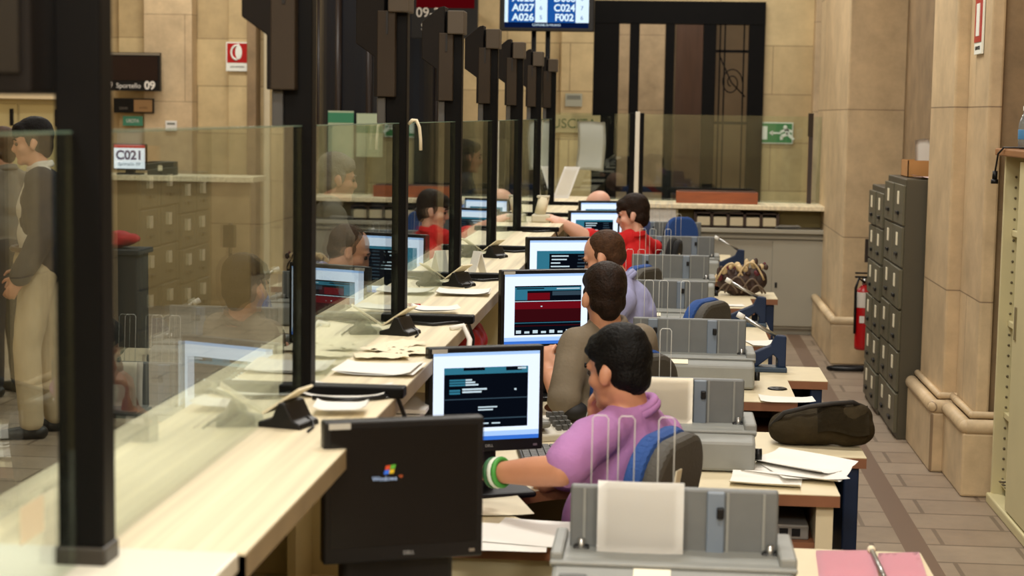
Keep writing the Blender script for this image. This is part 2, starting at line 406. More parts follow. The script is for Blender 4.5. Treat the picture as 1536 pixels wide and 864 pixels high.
# thin red sign on the near pillar's side
p0 = atx(1457, 22, 1.54); p1 = atx(1468, 108, 1.54)
ym = 8.86
t = thing('fire_sign', 'narrow red and white sign high on the right-hand stone pillar', 'sign', (1.537, ym, 2.28))
MB().box(-.006, .006, -.10, .10, -.12, .16, WHT, bev=.002).build('panel', t)
b = MB(); b.box(-.009, -.006, -.095, .095, -.06, .155, REDP); b.build('red_field', t)
b = MB(); b.box(-.012, -.009, -.04, .04, -.03, .13, WHT); b.build('pictogram', t)
text('lettering', 'ESTINTORE', .026, BLACKP, t, (-.0075, 0, -.09), (PI/2, 0, -PI/2))
# USCITA panel and grey notice on the rear wall
t, w, h = sign('exit_lettering_sign', 'pale wall sign with dark letters behind the hanging sheet, on the rear wall', 822, 172, 900, 200, YB-.15, M('pale_sign', (178, 162, 120), .6))
text('lettering', 'USCITA', h*1.5, M('dark_green_ink', (60, 84, 40), .5), t, (0, -.003, 0))
t, w, h = sign('wall_notice', 'small grey notice on the rear wall above the sign lettering', 848, 140, 873, 160, YB-.14, M('grey_notice', (168, 168, 150), .7), 'notice')
MB().box(-w*.8, w*.8, -.002, 0, h*.1, h*.7, M('notice_ink', (120, 122, 112), .7)).build('printed_block', t)
# ------------------------------------------------------------------ long counter
CZ = 1.142; XG = -.868; XP = -.874; XE = -.636; XL = -1.16; PY = [2.60+1.513*k for k in range(8)]
t = thing('long_counter', 'long beige counter running away under the black posts and glass', 'counter', (0, 0, 0))
b = MB()
for k in range(9):
    y0 = 2.60 if k == 0 else PY[k-1]+.0; y1 = PY[k] if k < 8 else 14.66
    if k == 0: y1 = PY[0]
    b.box(XL, XE, y0+.0015, y1-.0015, CZ-.004, CZ, COUNT); b.box(XL, XE, y0, y1, CZ-.042, CZ-.004, CEDGE)
b.build('worktop', t)
MB().box(XL+.05, XL+.08, 2.5, 14.66, 0, CZ-.042, KHAKI).build('front_panel', t)
for k in range(8): MB().box(XL+.08, XE-.03, PY[k]-.02, PY[k]+.01, 0, CZ-.042, KHAKI).build('support_panel', t)
MB().box(XE-.22, XE-.20, 3.9, 14.6, .70, CZ-.042, KHAKI).build('inner_panel', t)
MB().box(XL+.08, XE-.012, 2.5, 14.6, .66, .70, CREAM).build('shelf', t)
# white low end module at the near end
t = thing('white_end_cabinet', 'white topped cabinet butting the near end of the long counter', 'cabinet', (0, 0, 0))
MB().box(-1.5, XE-.01, 1.6, 2.596, CZ-.03, CZ+.002, M('white_laminate', (226, 222, 206), .35), bev=.004).build('worktop', t)
MB().box(-1.46, XE-.05, 1.63, 2.45, 0, CZ-.03, CREAM).build('body', t)
# ------------------------------------------------------------------ posts and glass
ordn = ['nearest', 'second', 'third', 'fourth', 'fifth', 'sixth', 'seventh', 'eighth and farthest']
def post(Y, label):
    t = thing('counter_post', label, 'post', (XP, Y, CZ), 0, 'black posts along the counter')
    MB().box(-.036, .034, -.03, .03, 0, 1.10, BLACK, bev=.004).build('pole', t)
    MB().box(-.045, .26, -.03, .028, 0, .026, BLACK, bev=.004).build('foot', t)
    b = MB(); b.box(-.058, .0, -.069, -.03, .735, 1.01, BRONZE, bev=.003); b.box(-.030, -.023, -.072, -.065, .935, 1.005, BLACKP)
    b.build('sleeve', t)
    b = MB(); b.prism([(-.036, .735), (-.036, 1.118), (-.056, 1.114), (-.128, 1.055), (-.128, .905), (-.068, .863), (-.068, .735)], 'y', -.066, .055, DARKB, bev=.003); b.build('display_housing', t)
    MB().box(-.022, .046, -.083, .03, 1.005, 1.10, CAPM, bev=.004).build('cap', t)
    b = MB(); b.box(-.062, -.034, -.04, .02, .648, .735, M('clamp_grey', (70, 70, 70), .3), bev=.004); b.build('glass_clamp', t)
    return t
post0 = post(PY[1], 'second black steel post from the camera, with display box and flat foot on the counter')
for k in range(2, 8):
    dup(post0, (XP, PY[k], CZ), 0, '%s black steel post from the camera, with display box and flat foot' % ordn[k])
# the nearest post carries a larger dark display
t = thing('counter_post', 'nearest black steel counter post, blurred at the left, with a large dark display box', 'post', (atz(120, 850, CZ).x, 2.515, CZ), 0, 'black posts along the counter')
MB().box(-.034, .036, -.03, .03, 0, 1.15, BLACK, bev=.004).build('pole', t)
MB().box(-.038, .04, -.034, .034, 0, .03, M('collar_dark', (40, 34, 28), .4), bev=.004).build('base_collar', t)
dz = 1.847-CZ
hs_ = MB().prism([(-.045, dz), (-.045, dz+.42), (-.45, dz+.42), (-.45, dz-.003)], 'y', -.09, .05, DARKB, bev=.006).build('display_housing', t)
MB().box(-.44, -.06, -.098, -.09, dz+.03, dz+.4, M('dark_lens', (16, 13, 12), .3)).build('front_lens', hs_)
for k in range(-1, 7):
    y0 = (2.555 if k == 0 else PY[k]+.036) if k >= 0 else 1.2
    y1 = PY[k+1]-.036 if k >= 0 else 2.47
    t = thing('glass_screen', ['frameless glass screen left of the nearest post', 'glass screen between the nearest and second posts', 'glass screen between the second and third posts', 'glass screen between the third and fourth posts', 'glass screen between the fourth and fifth posts', 'glass screen between the fifth and sixth posts', 'glass screen between the sixth and seventh posts', 'glass screen between the seventh and farthest posts'][k+1], 'glass screen', (XG, (y0+y1)/2, CZ-.012), 0, 'glass screens on the counter')
    L = (y1-y0)/2
    MB().box(-.005, .005, -L, L, 0, .661, GLASS).build('pane', t)
    MB().box(-.0052, .0052, -L, L, .6612, .664, GLEDGE).build('highlit_glass_edge', t)  # green glass edge as an opaque strip that paints in its top highlight
# ------------------------------------------------------------------ rear counter across the far end
YR = 14.75
t = thing('rear_counter', 'pale counter with open shelf across the far end of the office', 'counter', (0, YR, 0))
b = MB(); b.box(-1.2, 1.42, -.06, .55, 1.055, 1.093, COUNT, bev=.004); b.build('worktop', t)
b = MB(); b.box(-1.2, 1.42, .26, .29, .9, 1.055, M('olive_back', (150, 136, 88), .7))
for x in (-.05, .105, 1.40): b.box(x-.012, x+.012, 0, .26, .9, 1.055, KHAKI)
b.build('shelf_back', t)
t = thing('rear_cabinet', 'long grey cabinet with sliding doors under the rear counter shelf', 'cabinet', (0, YR, 0))
b = MB(); b.box(-1.2, 1.46, .0, .5, .05, .86, CABG); b.box(-1.2, 1.46, .03, .5, 0, .06, CABG); b.build('body', t)
MB().box(-1.2, 1.47, -.05, .52, .86, .895, CABG, bev=.004).build('top', t)
for i, (x0, x1) in enumerate([(-1.18, -.3), (-.3, .92), (.92, 1.42)]):
    d = MB().box(x0, x1, -.022 if i != 1 else -.012, -.002, .075, .80, CABG, bev=.003).build('sliding_door', t)
    if i == 2: MB().box(.945, .965, -.026, -.02, .40, .445, BLACKP, bev=.002).build('finger_pull', d)
MB().box(-1.2, 1.44, -.03, 0, .815, .835, CABG).build('door_rail', t)
# glass on the rear counter
p = at(955, 300, YR+.45)
for i, (x0, x1) in enumerate([(-1.12, p.x-.03), (p.x+.045, 1.22), (1.27, 1.42)]):
    t = thing('rear_glass_screen', ['glass screen on the rear counter left of its white edged post', 'wide glass screen on the rear counter right of its white edged post', 'narrow glass screen on the rear counter against the stone column'][i], 'glass screen', ((x0+x1)/2, YR+.45, 1.094), 0, 'glass screens on the rear counter')
    L = (x1-x0)/2
    MB().box(-L, L, -.005, .005, 0, .75, GLASS).build('pane', t)
t = thing('rear_post', 'black and white edged post on the rear counter', 'post', (p.x, YR+.45, 1.093))
MB().box(-.075, -.028, -.03, .03, 0, .76, BLACK, bev=.003).build('dark_upright', t)
MB().box(-.026, .012, -.035, .03, 0, .77, M('white_metal', (206, 200, 186), .4), bev=.003).build('white_upright', t)
MB().box(.014, .05, -.03, .03, 0, .76, BLACK, bev=.003).build('dark_upright', t)
t = thing('rear_post_slim', 'slim dark post at the right end of the rear counter', 'post', (1.245, YR+.45, 1.093))
MB().box(-.018, .018, -.02, .02, 0, .78, M('rust_dark', (46, 32, 26), .5), bev=.003).build('upright', t)
MB().box(-.026, .016, -.026, .02, .58, .78, BRONZE, bev=.003).build('bracket', t)
# items on and in the rear counter
p0 = at(1014, 302, YR+.2); p1 = at(1136, 302, YR+.2)
t = thing('wooden_tray', 'long reddish wooden box on top of the rear counter', 'wooden box', ((p0.x+p1.x)/2, YR+.2, 1.093))
w = (p1.x-p0.x)/2
b = MB(); b.box(-w, w, -.08, .08, 0, .10, WOOD, bev=.004); b.build('body', t)
MB().box(-w*.95, w*.95, -.07, .07, .1, .108, M('dark_wood_rim', (70, 38, 24), .5)).build('rim', t)
p0 = at(1043, 320, YR+.1); p1 = at(1166, 320, YR+.1); w = (p1.x-p0.x)/2
t = thing('card_organizer', 'dark brown five compartment organiser on the rear shelf, full of cream cards', 'organiser', ((p0.x+p1.x)/2, YR+.12, .895))
b = MB(); b.box(-w, w, .1, .12, 0, .13, M('dark_brown_case', (58, 38, 28), .5)); b.box(-w, w, -.1, .12, 0, .012, MATS['dark_brown_case']); b.box(-w, w, -.1, .12, .118, .13, MATS['dark_brown_case'])
for k in range(6): x = -w+2*w*k/5; b.box(x-.012, x+.012, -.1, .12, 0, .13, MATS['dark_brown_case'])
b.build('case', t)
for k in range(5): x = -w+2*w*(k+.5)/5; MB().box(x-w*.16, x+w*.16, -.11, .05, .018, .092, CREAMP, bev=.008).build('card_box', t)
def sheet(name, label, loc, w, h, rz, m, cat='paper', curl=.006, group=None, tilt=(0, 0), n=1):
    o = MB()
    for k in range(n):
        dx = random.uniform(-.01, .01)*(k > 0); dz = k*.0016; ph = random.uniform(0, 6)
        o.grid(lambda u_, v_: Vector(((u_-.5)*w+dx, (v_-.5)*h+dx, .0012+dz+curl*(.5+.5*math.sin(3*u_+2.3*v_+ph))+curl*2.2*(abs(u_-.5)*2)**4*(1 if ph > 3 else .2))), 10, 10, m)
    ob = o.build(name, None, loc); ob.rotation_euler = (tilt[0], tilt[1], rz)
    return tag(ob, label, cat, group)
sheet('paper_stack', 'white stack of paper on the rear shelf right of the organiser', (at(1182, 332, YR+.05).x, YR+.08, .896), .2, .2, .05, WHITE, 'paper', .002, n=14)
sheet('loose_paper', 'white papers lying on top of the dark card organiser', (at(1085, 300, YR).x, YR+.06, 1.026), .3, .1, .1, WHITE, 'paper', .008, n=2)
p = at(994, 330, YR-.02)
t = thing('square_board', 'square cream board standing at the front of the rear shelf', 'board', (p.x, YR-.02, .9))
MB().box(-.11, .11, -.006, .006, 0, .148, WHITE, bev=.002).build('board', t)
# ------------------------------------------------------------------ desks, printer tables, side tables
def worktop(b, poly, z0, z1):
    b.prism(poly, 'z', z0, z1-.003, BROWN); b.prism(poly, 'z', z1-.003, z1, CREAM)
def desk(k):
    y0 = 2.645+1.645*k
    t = thing('staff_desk', 'cream desk with a rounded cut-out, %s from the camera along the counter' % ['first', 'second', 'third', 'fourth', 'fifth', 'sixth'][k], 'desk', (0, y0, 0), 0, 'staff desks behind the counter')
    cx, cy, r = -.16, .47, .27
    arc = [(cx+r*math.cos(a), cy+r*math.sin(a)) for a in [1.5*PI-PI*j/18 for j in range(19)]]
    ye = 1.62 if k else 1.30
    poly = [(-.625, 0), (-.16, 0)] + arc + [(-.16, ye), (-.625, ye)]
    b = MB(); worktop(b, poly, .704, .74); b.build('worktop', t)
    for yy in (.03, ye-.05): MB().box(-.60, -.2, yy, yy+.03, 0, .704, KHAKI).build('leg', t)
    MB().box(-.62, -.60, .06, ye-.05, .2, .704, KHAKI).build('back_panel', t)
for k in range(6): desk(k)
def table_a(k, label):
    y0 = 3.375+1.645*k
    t = thing('printer_table', label, 'table', (0, y0, 0), 0, 'cream printer tables')
    b = MB(); worktop(b, [(-.155, 0), (.53, 0), (.53, .585), (-.155, .585)], .704, .74); b.build('worktop', t)
    for x in (-.14, .465): MB().box(x, x+.05, .03, .56, 0, .704, CREAM).build('leg', t)
    b = MB(); b.box(-.09, .465, .05, .54, .555, .585, BROWN); b.build('shelf', t)
    MB().box(-.09, .465, .54, .556, .3, .704, M('table_back', (150, 112, 78), .6, nz=(6, .1))).build('back_panel', t)
al = ['nearest cream printer table, at the bottom of the picture', 'cream printer table behind the purple-shirted man, with loose white papers', 'cream printer table right of the man in brown, with a round hole and paper', 'fourth cream printer table, mostly hidden by grey printers', 'fifth cream printer table, just this side of the patterned handbag', 'sixth cream printer table, near the red-shirted man', 'farthest cream printer table, near the rear cabinet']
for k in range(7): table_a(k, al[k])
def table_b(k, xr, label, h=.735):
    y0 = 3.985+1.645*k
    t = thing('side_table', label, 'table', (0, y0, 0), 0, 'cream side tables with navy legs')
    b = MB(); worktop(b, [(.06, 0), (xr, 0), (xr, .41), (.06, .41)], h-.036, h); b.build('worktop', t)
    for x in (.1, xr-.07): 
        b = MB(); b.box(x, x+.05, .02, .39, .03, h-.036, NAVY, bev=.006); b.box(x-.01, x+.06, 0, .41, 0, .03, NAVY, bev=.006); b.build('leg', t)
    MB().box(.15, xr-.07, .36, .38, .4, h-.05, NAVY).build('cross_panel', t)
bl = ['side table with navy legs and pink folders, nearest the camera', 'side table with navy legs under the dark olive bag', 'side table with navy legs under the nearest blue lever punch', 'side table with navy legs under the middle blue lever punch', 'side table with navy legs under the patterned handbag', 'side table with navy legs under the farthest blue lever punch']
for k, xr in enumerate((.67, .675, .70, .56, .70, .58)): table_b(k, xr, bl[k])
# ------------------------------------------------------------------ monitors
SW = E('screen_white', (226, 238, 255), 1.15); SB = E('screen_navy', (9, 14, 24), .8); ST = E('screen_teal', (52, 122, 146), .9); SR = E('screen_red', (120, 14, 26), .8)
SR2 = E('screen_dark_red', (62, 12, 18), .8); SX = E('screen_text', (205, 225, 235), .95); SG = E('screen_grey_blue', (58, 78, 92), .8); SBL = E('screen_taskbar', (60, 120, 220), .95)
SD = M('screen_dark_idle', (10, 10, 11), .25, spec=.35); SP = E('screen_pale_blue', (170, 204, 250), 1.05)
def screen_rects(kind):
    rnd = random.Random(len(kind)*7+ord(kind[0])); r = []
    r.append((0, 1, 0, 1, SW)); r.append((0, 1, .0, .035, SP)); r.append((0, 1, .955, 1, SBL)); r.append((0, 1, .90, .955, SP))
    if kind == 'dark':
        u0, u1, v0, v1 = .10, .89, .17, .855
        r += [(u0, u1, v0, v1, SB), (u0, u1, v0, v0+.075, ST), (u0+.18, u0+.38, v0, v0+.035, SB), (u0+.58, u1-.06, v0, v0+.045, SB), (u0, u1, .52, .532, SG), (u0, u1, .745, .76, SG)]
        for i in range(3): r.append((u0+.05, u0+.20, .30+.028*i, .32+.028*i, ST)); r.append((u0+.20, u0+.26+.03*i, .30+.028*i, .318+.028*i, SX))
        for i in range(2): r.append((u0+.05, u0+.15, .415+.03*i, .438+.03*i, ST)); r.append((u0+.17, u0+.40-.05*i, .405+.03*i, .425+.03*i, SX))
        r += [(.42, .60, .615, .63, SX), (.42, .56, .645, .66, SX), (.44, .52, .80, .815, SX), (.55, .63, .80, .815, SX), (.76, .78, .42, .44, SX), (u1-.10, u1-.02, v0+.01, v0+.03, SX)]
    elif kind == 'red':
        u0, u1, v0, v1 = .12, .92, .17, .87
        r += [(u0, u1, v0, v1, SB), (u0, u1, v0+.02, v0+.07, ST), (u0, u0+.15, v0+.07, .37, ST), (u0+.45, u1, v0+.08, v0+.14, SG), (u0+.15, u0+.42, .27, .37, SR), (u0, u1, .385, .395, SX), (u0, u1, .40, .50, SR), (u0, u1, .50, .68, SR2), (u0+.03, u1-.03, .43, .46, SR), (u0, u1, .69, .70, ST), (u0, u1, .73, .745, SR2)]
        for i in range(8): a = u0+.02+.1*i; r.append((a, a+.06, .80+.015*(i % 2), .845, SX))
        r += [(u0+.02, u0+.35, v0+.03, v0+.045, SB), (.62, .9, v0+.035, v0+.05, SX), (.43, .45, .455, .47, SX)]
    else:
        u0, u1, v0, v1 = .10, .90, .18, .88
        r += [(u0, u1, v0, v1, SB), (u0, u0+.18, v0, v1, ST), (u0, u1, v0, v0+.05, ST)]
        for i in range(9):
            v = v0+.08+.06*i; a = u0+.2+.02*rnd.random(); 
            r.append((a, a+.1+.25*rnd.random(), v, v+.022, SX)); r.append((a+.38, a+.42+.16*rnd.random(), v, v+.022, SG))
    return r
def monitor(label, px, Y, yaw, ztop, kind, W=.345, Hh=.298, zb=.74, logo='', group='office monitors on the staff desks', lean=0, sticker=False, X=None):
    p = at(px, 500, Y); x = p.x if X is None else X
    t = thing('computer_monitor', label, 'monitor', (x, Y, zb), yaw, group)
    z0 = ztop-Hh-zb; w = W/2
    b = MB(); b.box(-w, w, -.02, .018, z0, z0+Hh, BLACKP, bev=.005); b.box(-w*.7, w*.7, .016, .05, z0+.05, z0+Hh-.06, BLACKP, bev=.012); b.build('casing', t)
    sx = w-.014; s0 = z0+.034; s1 = z0+Hh-.015; b = MB()
    if kind == 'idle':
        b.box(-sx, sx, -.0212, -.019, s0, s1, SD)
        s = b.build('screen', t)
        lb = MB(); cx = -.045; cz = z0+Hh*.62; q = .62
        cols = [E('flag_red', (226, 84, 48), .9), E('flag_green', (110, 180, 60), .9), E('flag_blue', (70, 120, 220), .9), E('flag_yellow', (240, 190, 50), .9)]
        for i, (a, c) in enumerate([(0, 1), (1, 1), (0, 0), (1, 0)]):
            ox = cx+(a*.0175+c*.004)*q; oz = cz+(c*.0155+a*.002)*q
            P = [(ox, -.0216, oz), (ox+.016*q, -.0216, oz+.001*q), (ox+.0195*q, -.0216, oz+.0148*q), (ox+.0035*q, -.0216, oz+.0138*q)]
            lb.quad([Vector(v) for v in P], cols[i])
        lb.build('flag_logo', s)
        text('lettering', 'Windows', .0135, E('logo_white', (196, 214, 240), .9), s, (cx+.002, -.0216, cz-.009), ext=.0002)
        text('small_lettering', 'xp', .009, E('logo_orange', (230, 110, 60), .9), s, (cx+.036, -.0216, cz-.004), ext=.0002)
        b = MB()
        b.box(-sx, -sx+.0, -.0214, -.0212, s0, s1, SD) if False else None
    else:
        for i, (u0, u1, v0, v1, m) in enumerate(screen_rects(kind)):
            y = -.0205-.00006*i
            b.quad([Vector((-sx+2*sx*u0, y, s1-(s1-s0)*v1)), Vector((-sx+2*sx*u1, y, s1-(s1-s0)*v1)), Vector((-sx+2*sx*u1, y, s1-(s1-s0)*v0)), Vector((-sx+2*sx*u0, y, s1-(s1-s0)*v0))], m)
        b.build('screen', t)
    if logo: text('lettering', logo, .011, M('logo_grey', (150, 150, 150), .4), t, (.01, -.0206, z0+.017))
    if sticker: MB().box(-w+.01, -w+.055, -.022, -.019, z0+Hh-.016, z0+Hh-.004, M('sticker_grey', (170, 168, 160), .6)).build('sticker', t)
    sw = .12 if kind == 'idle' else .05
    b = MB(); b.box(-sw, sw, .03, .085, .012, z0+.16, BLACKP, bev=.01); b.build('stand', t)
    b = MB(); b.box(-.14, .14, -.07, .12, 0, .018, BLACKP, bev=.008); b.build('base', t)
    MB().box(w-.03, w-.018, -.0212, -.0195, z0+.012, z0+.018, CHROME).build('power_button', t)
    return t
MX = [('black monitor with a small four-coloured logo on a dark screen, nearest the camera', 606, 3.52, R(22), 1.198, 'idle'),
      ('monitor with a black terminal window, in front of the purple-shirted man', 728, 4.86, R(24), 1.172, 'dark'),
      ('monitor with a dark red table on screen, in front of the man in brown', 816, 6.58, R(24), 1.240, 'red'),
      ('monitor with a teal and black listing, in front of the lavender-shirted man', 843, 8.05, R(20), 1.262, 'blue'),
      ('monitor with a bright screen between the red-shirted man and his outstretched arm', 887, 11.55, R(18), 1.195, 'blue'),
      ('farthest monitor, a bright screen partly behind the red-shirted man\'s', 899, 12.5, R(18), 1.215, 'blue')]
for i, (lb, px, Y, yaw, zt, kd) in enumerate(MX):
    monitor(lb, px, Y, yaw, zt, kd, logo='DELL' if i in (0, 1) else '', sticker=i in (0, 1, 2), W=[.34, .345, .365, .365, .35, .35][i], Hh=[.298, .302, .318, .318, .30, .30][i])
# ------------------------------------------------------------------ printers
def make_printer(label):
    t = thing('document_printer', label, 'printer', (0, 0, .74), 0, 'grey document printers')
    b = MB(); b.prism([(0, .004), (.36, .004), (.36, .115), (.10, .125), (.0, .098)], 'x', -.262, .262, GREYP, bev=.010); b.build('base', t)
    b = MB(); b.box(-.268, .268, .05, .33, .112, .122, GREYP, bev=.004); b.box(.23, .268, .07, .3, .1, .142, GREYP, bev=.006); b.box(-.268, -.24, .07, .3, .1, .138, GREYP, bev=.006); b.build('top_cover', t)
    b = MB(); b.box(-.232, .232, .19, .215, .112, .262, GREYD, bev=.006)
    for x in (-.2, -.16, -.09, .0, .12, .2): b.box(x-.003, x+.003, .186, .191, .12, .255, GREYP)
    b.build('paper_rest', t)
    for x in (-.15, .093):
        d = MB(); d.box(x-.02, x+.02, .178, .195, .113, .258, GREYB, bev=.004); d.box(x+.002, x+.018, .166, .182, .20, .225, BLACKP, bev=.003); d.build('sliding_guide', t)
    for x in (-.205, .215):
        d = MB(); d.cyl((x, .17, .112), (x, .17, .145), .008, CHROME, n=12); d.box(x-.018, x+.018, .165, .2, .105, .128, BLACKP, bev=.004); d.build('hinge', t)
    MB().prism([(.006, .1005), (.046, .1115), (.046, .1135), (.006, .1025)], 'x', -.085, -.005, M('label_cream', (240, 232, 208), .6)).build('label_plate', t)
    MB().box(-.245, -.185, .006, .03, .1, .104, GREYD, bev=.002).build('key_row', t)
    d = MB(); d.cyl((.264, .06, .05), (.285, .06, .05), .018, BLACKP, n=16); d.build('paper_knob', t)
    for x in (-.17, -.11, -.02):
        w_ = MB()
        pts = [(x-.018, .222, .13), (x-.018, .245, .405), (x-.012, .246, .412), (x+.012, .246, .412), (x+.018, .245, .405), (x+.018, .222, .13)]
        w_.tube(pts, .0013, WIRE, 6); w_.build('paper_support', t)
    return t
pxs = [(.038, 3.64), (.035, 5.29), (.115, 6.93), (.0, 8.58), (.045, 10.22), (.12, 11.87), (.06, 13.5)]
pl = ['nearest grey document printer, at the bottom edge with a white sheet standing in it', 'grey document printer behind the office chair, its lid raised behind a cream sheet', 'third grey document printer from the camera, with a white label strip, behind the raised lid', 'fourth grey document printer, right of the lavender-shirted man', 'fifth grey document printer, in front of the small black chair top', 'sixth grey document printer, between the black chair top and the blue chair', 'farthest grey document printer, behind the blue chair']
pr0 = make_printer(pl[0]); pr0.location = (pxs[0][0], pxs[0][1], .74)
for k in range(1, 7): dup(pr0, (pxs[k][0], pxs[k][1], .74), 0, pl[k])
def stand_sheet(label, px0, px1, py0, Y, z0, m):
    a = at(px0, py0, Y); c = at(px1, py0, Y); w = (c.x-a.x)/2; h = a.z-z0
    b = MB(); b.grid(lambda u_, v_: Vector((-w+2*w*u_, .012*v_*v_-.006*math.sin(PI*u_), h*v_)), 8, 8, m, thick=.0006)
    o = b.build('printer_sheet', None, ((a.x+c.x)/2, Y, z0)); tag(o, label, 'paper', 'sheets standing in the printers')
stand_sheet('white sheet standing upright in the nearest grey printer', 897, 1027, 722, 3.785, .862, WHITE)
stand_sheet('cream sheet standing in the printer behind the purple-shirted man', 966, 1040, 566, 5.445, .862, M('ivory_sheet', (246, 238, 220), .8))
# ------------------------------------------------------------------ office chairs
def rounded(w, h, r, n=8, zb=0, taper=.85):
    pts = []
    for cx, cz, a0, s in ((w-r, h-r, 0, 1), (-w+r, h-r, PI/2, 1), (-w*taper+r*.8, zb+r*.8, PI, .8), (w*taper-r*.8, zb+r*.8, 1.5*PI, .8)):
        for j in range(n+1): a = a0+PI/2*j/n; pts.append((cx+r*s*math.cos(a), cz+r*s*math.sin(a)))
    return pts
def make_chair(label):
    t = thing('office_chair', label, 'chair', (0, 0, 0), 0, 'blue office chairs')
    xf = Matrix.Translation((-.19, 0, .5)) @ Matrix.Rotation(R(-8), 4, 'Y')
    MB().prism(rounded(.20, .485, .13, zb=.05), 'x', .0, .055, BLUEF, bev=.02, mat=xf).build('backrest', t)
    d = MB(); d.prism(rounded(.195, .48, .13, zb=.06), 'x', -.045, .006, CHARC, bev=.018, mat=xf); bs = d.build('back_shell', t)
    MB().box(-.05, -.044, .02, .06, .36, .40, CREAMP, mat=xf).build('tag_sticker', bs)
    MB().prism([(-.2, -.21), (.14, -.22), (.22, -.16), (.22, .16), (.14, .22), (-.2, .21)], 'z', .42, .49, BLUEF, bev=.025).build('seat', t)
    MB().prism([(-.18, -.18), (.18, -.18), (.18, .18), (-.18, .18)], 'z', .395, .425, BLACKP, bev=.01).build('seat_shell', t)
    d = MB(); d.tube([(-.05, 0, .40), (-.2, 0, .40), (-.26, 0, .46), (-.255, 0, .62)], .022, BLACKP); d.build('back_bracket', t)
    d = MB(); d.cyl((0, 0, .1), (0, 0, .4), .025, BLACKP); d.cyl((0, 0, .09), (0, 0, .2), .035, BLACKP); d.build('column', t)
    for k in range(5):
        a = 2*PI*k/5+.3; l = MB(); l.cyl((0, 0, .105), (.29*math.cos(a), .29*math.sin(a), .075), .026, BLACKP, r1=.016, n=10); lo = l.build('leg', t)
        c = MB(); ca = (.29*math.cos(a), .29*math.sin(a), .029); n_ = Vector((-math.sin(a), math.cos(a), 0))
        c.cyl(Vector(ca)-n_*.02, Vector(ca)+n_*.02, .028, BLACKP, n=14); c.build('caster', lo)
    return t
ch = [(-.205, 4.72, R(160), 'blue and charcoal office chair with a small tag, behind the purple-shirted man'), (-.27, 6.38, R(140), 'office chair under the man in brown, hidden behind the raised printer lid'), (-.005, 8.2, R(155), 'blue chair with a dark back, right of the lavender-shirted man'),
      (-.33, 9.95, R(155), 'dark blue empty chair just behind the lavender-shirted man\'s shoulder'), (-.12, 11.5, R(172), 'black chair of which only a small rounded top shows, right of the red shirt'), (.21, 13.0, R(-60), 'blue office chair facing the camera near the rear cabinet')]
c0 = make_chair(ch[0][3]); c0.location = ch[0][:2]+(0,); c0.rotation_euler = (0, 0, ch[0][2])
for i, (x, y, a, l) in enumerate(ch[1:]):
    r_ = dup(c0, (x, y, 0), a, l)
    if i == 3:
        r_.location.z = .0; r_.scale = (.8, .8, 1.045)
        for c_ in r_.children:
            if c_.name.startswith(('backrest', 'back_shell')):
                c_.data = c_.data.copy(); c_.data.materials[0] = M('black_upholstery', (16, 17, 20), .9)
    if i == 4: r_.scale = (.72, .72, 1.09)
# ------------------------------------------------------------------ lever punches
def make_punch(label):
    t = thing('lever_punch', label, 'punch', (0, 0, .735), 0, 'blue lever punches')
    MB().box(-.10, .09, -.05, .05, 0, .022, M('punch_base', (38, 58, 78), .4), bev=.005).build('base', t)
    MB().prism([(-.10, .02), (-.04, .02), (.03, .075), (.05, .055), (.05, .02), (.085, .02), (.085, .155), (.04, .16), (.02, .115), (-.10, .06)], 'y', -.028, .028, NAVY, bev=.005).build('body', t)
    d = MB(); d.cyl((.06, 0, .145), (-.11, 0, .235), .0085, CHROME, n=12); lv = d.build('lever', t)
    d = MB(); d.cyl((-.10, 0, .23), (-.128, 0, .245), .013, WHITE, n=14); d.build('grip', lv)
    MB().cyl((.055, 0, .02), (.055, 0, .06), .012, CHROME, n=12).build('die', t)
    return t
pc = [(.455, 7.53, 'blue lever punch on the nearer table, its handle pointing left'), (.46, 9.15, 'blue lever punch in front of the patterned handbag'), (.49, 12.4, 'blue lever punch behind the patterned handbag, nearest the rear cabinet')]
u0 = make_punch(pc[0][2]); u0.location = (pc[0][0], pc[0][1], .735)
for x, y, l in pc[1:]: dup(u0, (x, y, .735), 0, l)
# ------------------------------------------------------------------ desk and table clutter
def keyboard(x, y, rz, label):
    t = thing('keyboard', label, 'keyboard', (x, y, .74), rz, 'keyboards on the staff desks')
    MB().box(-.07, .07, -.21, .21, 0, .018, M('kb_dark', (46, 46, 46), .5), bev=.004).build('body', t)
    b = MB()
    for i in range(5):
        for j in range(15): b.box(-.06+.024*i, -.06+.024*i+.020, -.2+.0265*j, -.2+.0265*j+.022, .017, .024, M('key_grey', (88, 88, 86), .5))
    b.build('keys', t)
for x, y, rz, l in ((-.42, 3.2, .1, 'dark keyboard beside the nearest black monitor'), (-.36, 5.35, .15, 'dark keyboard beyond the purple-shirted man\'s arm'), (-.40, 6.75, .2, 'dark keyboard in front of the man in brown'), (-.42, 8.3, .1, 'dark keyboard in front of the lavender-shirted man'), (-.40, 11.5, .1, 'dark keyboard in front of the red-shirted man')): keyboard(x, y, rz, l)
p = atz(826, 655, .74)
t = thing('desk_phone', 'pale desk telephone beyond the purple-shirted man\'s forearm', 'telephone', (p.x, p.y, .74), R(25))
MB().prism([(-.09, 0), (.09, 0), (.09, .06), (-.09, .025)], 'x', -.08, .08, M('phone_beige', (196, 190, 176), .5), bev=.006).build('body', t)
MB().box(-.075, -.03, -.085, .085, .045, .07, M('phone_grey', (120, 120, 116), .5), bev=.01).build('handset', t)
b = MB()
for i in range(3):
    for j in range(4): b.box(.0+.022*i, .016+.022*i, -.06+.03*j, -.042+.03*j, .03+.010*j, .048+.010*j, M('key_grey', (88, 88, 86), .5))
b.build('keys', t)
k = 0
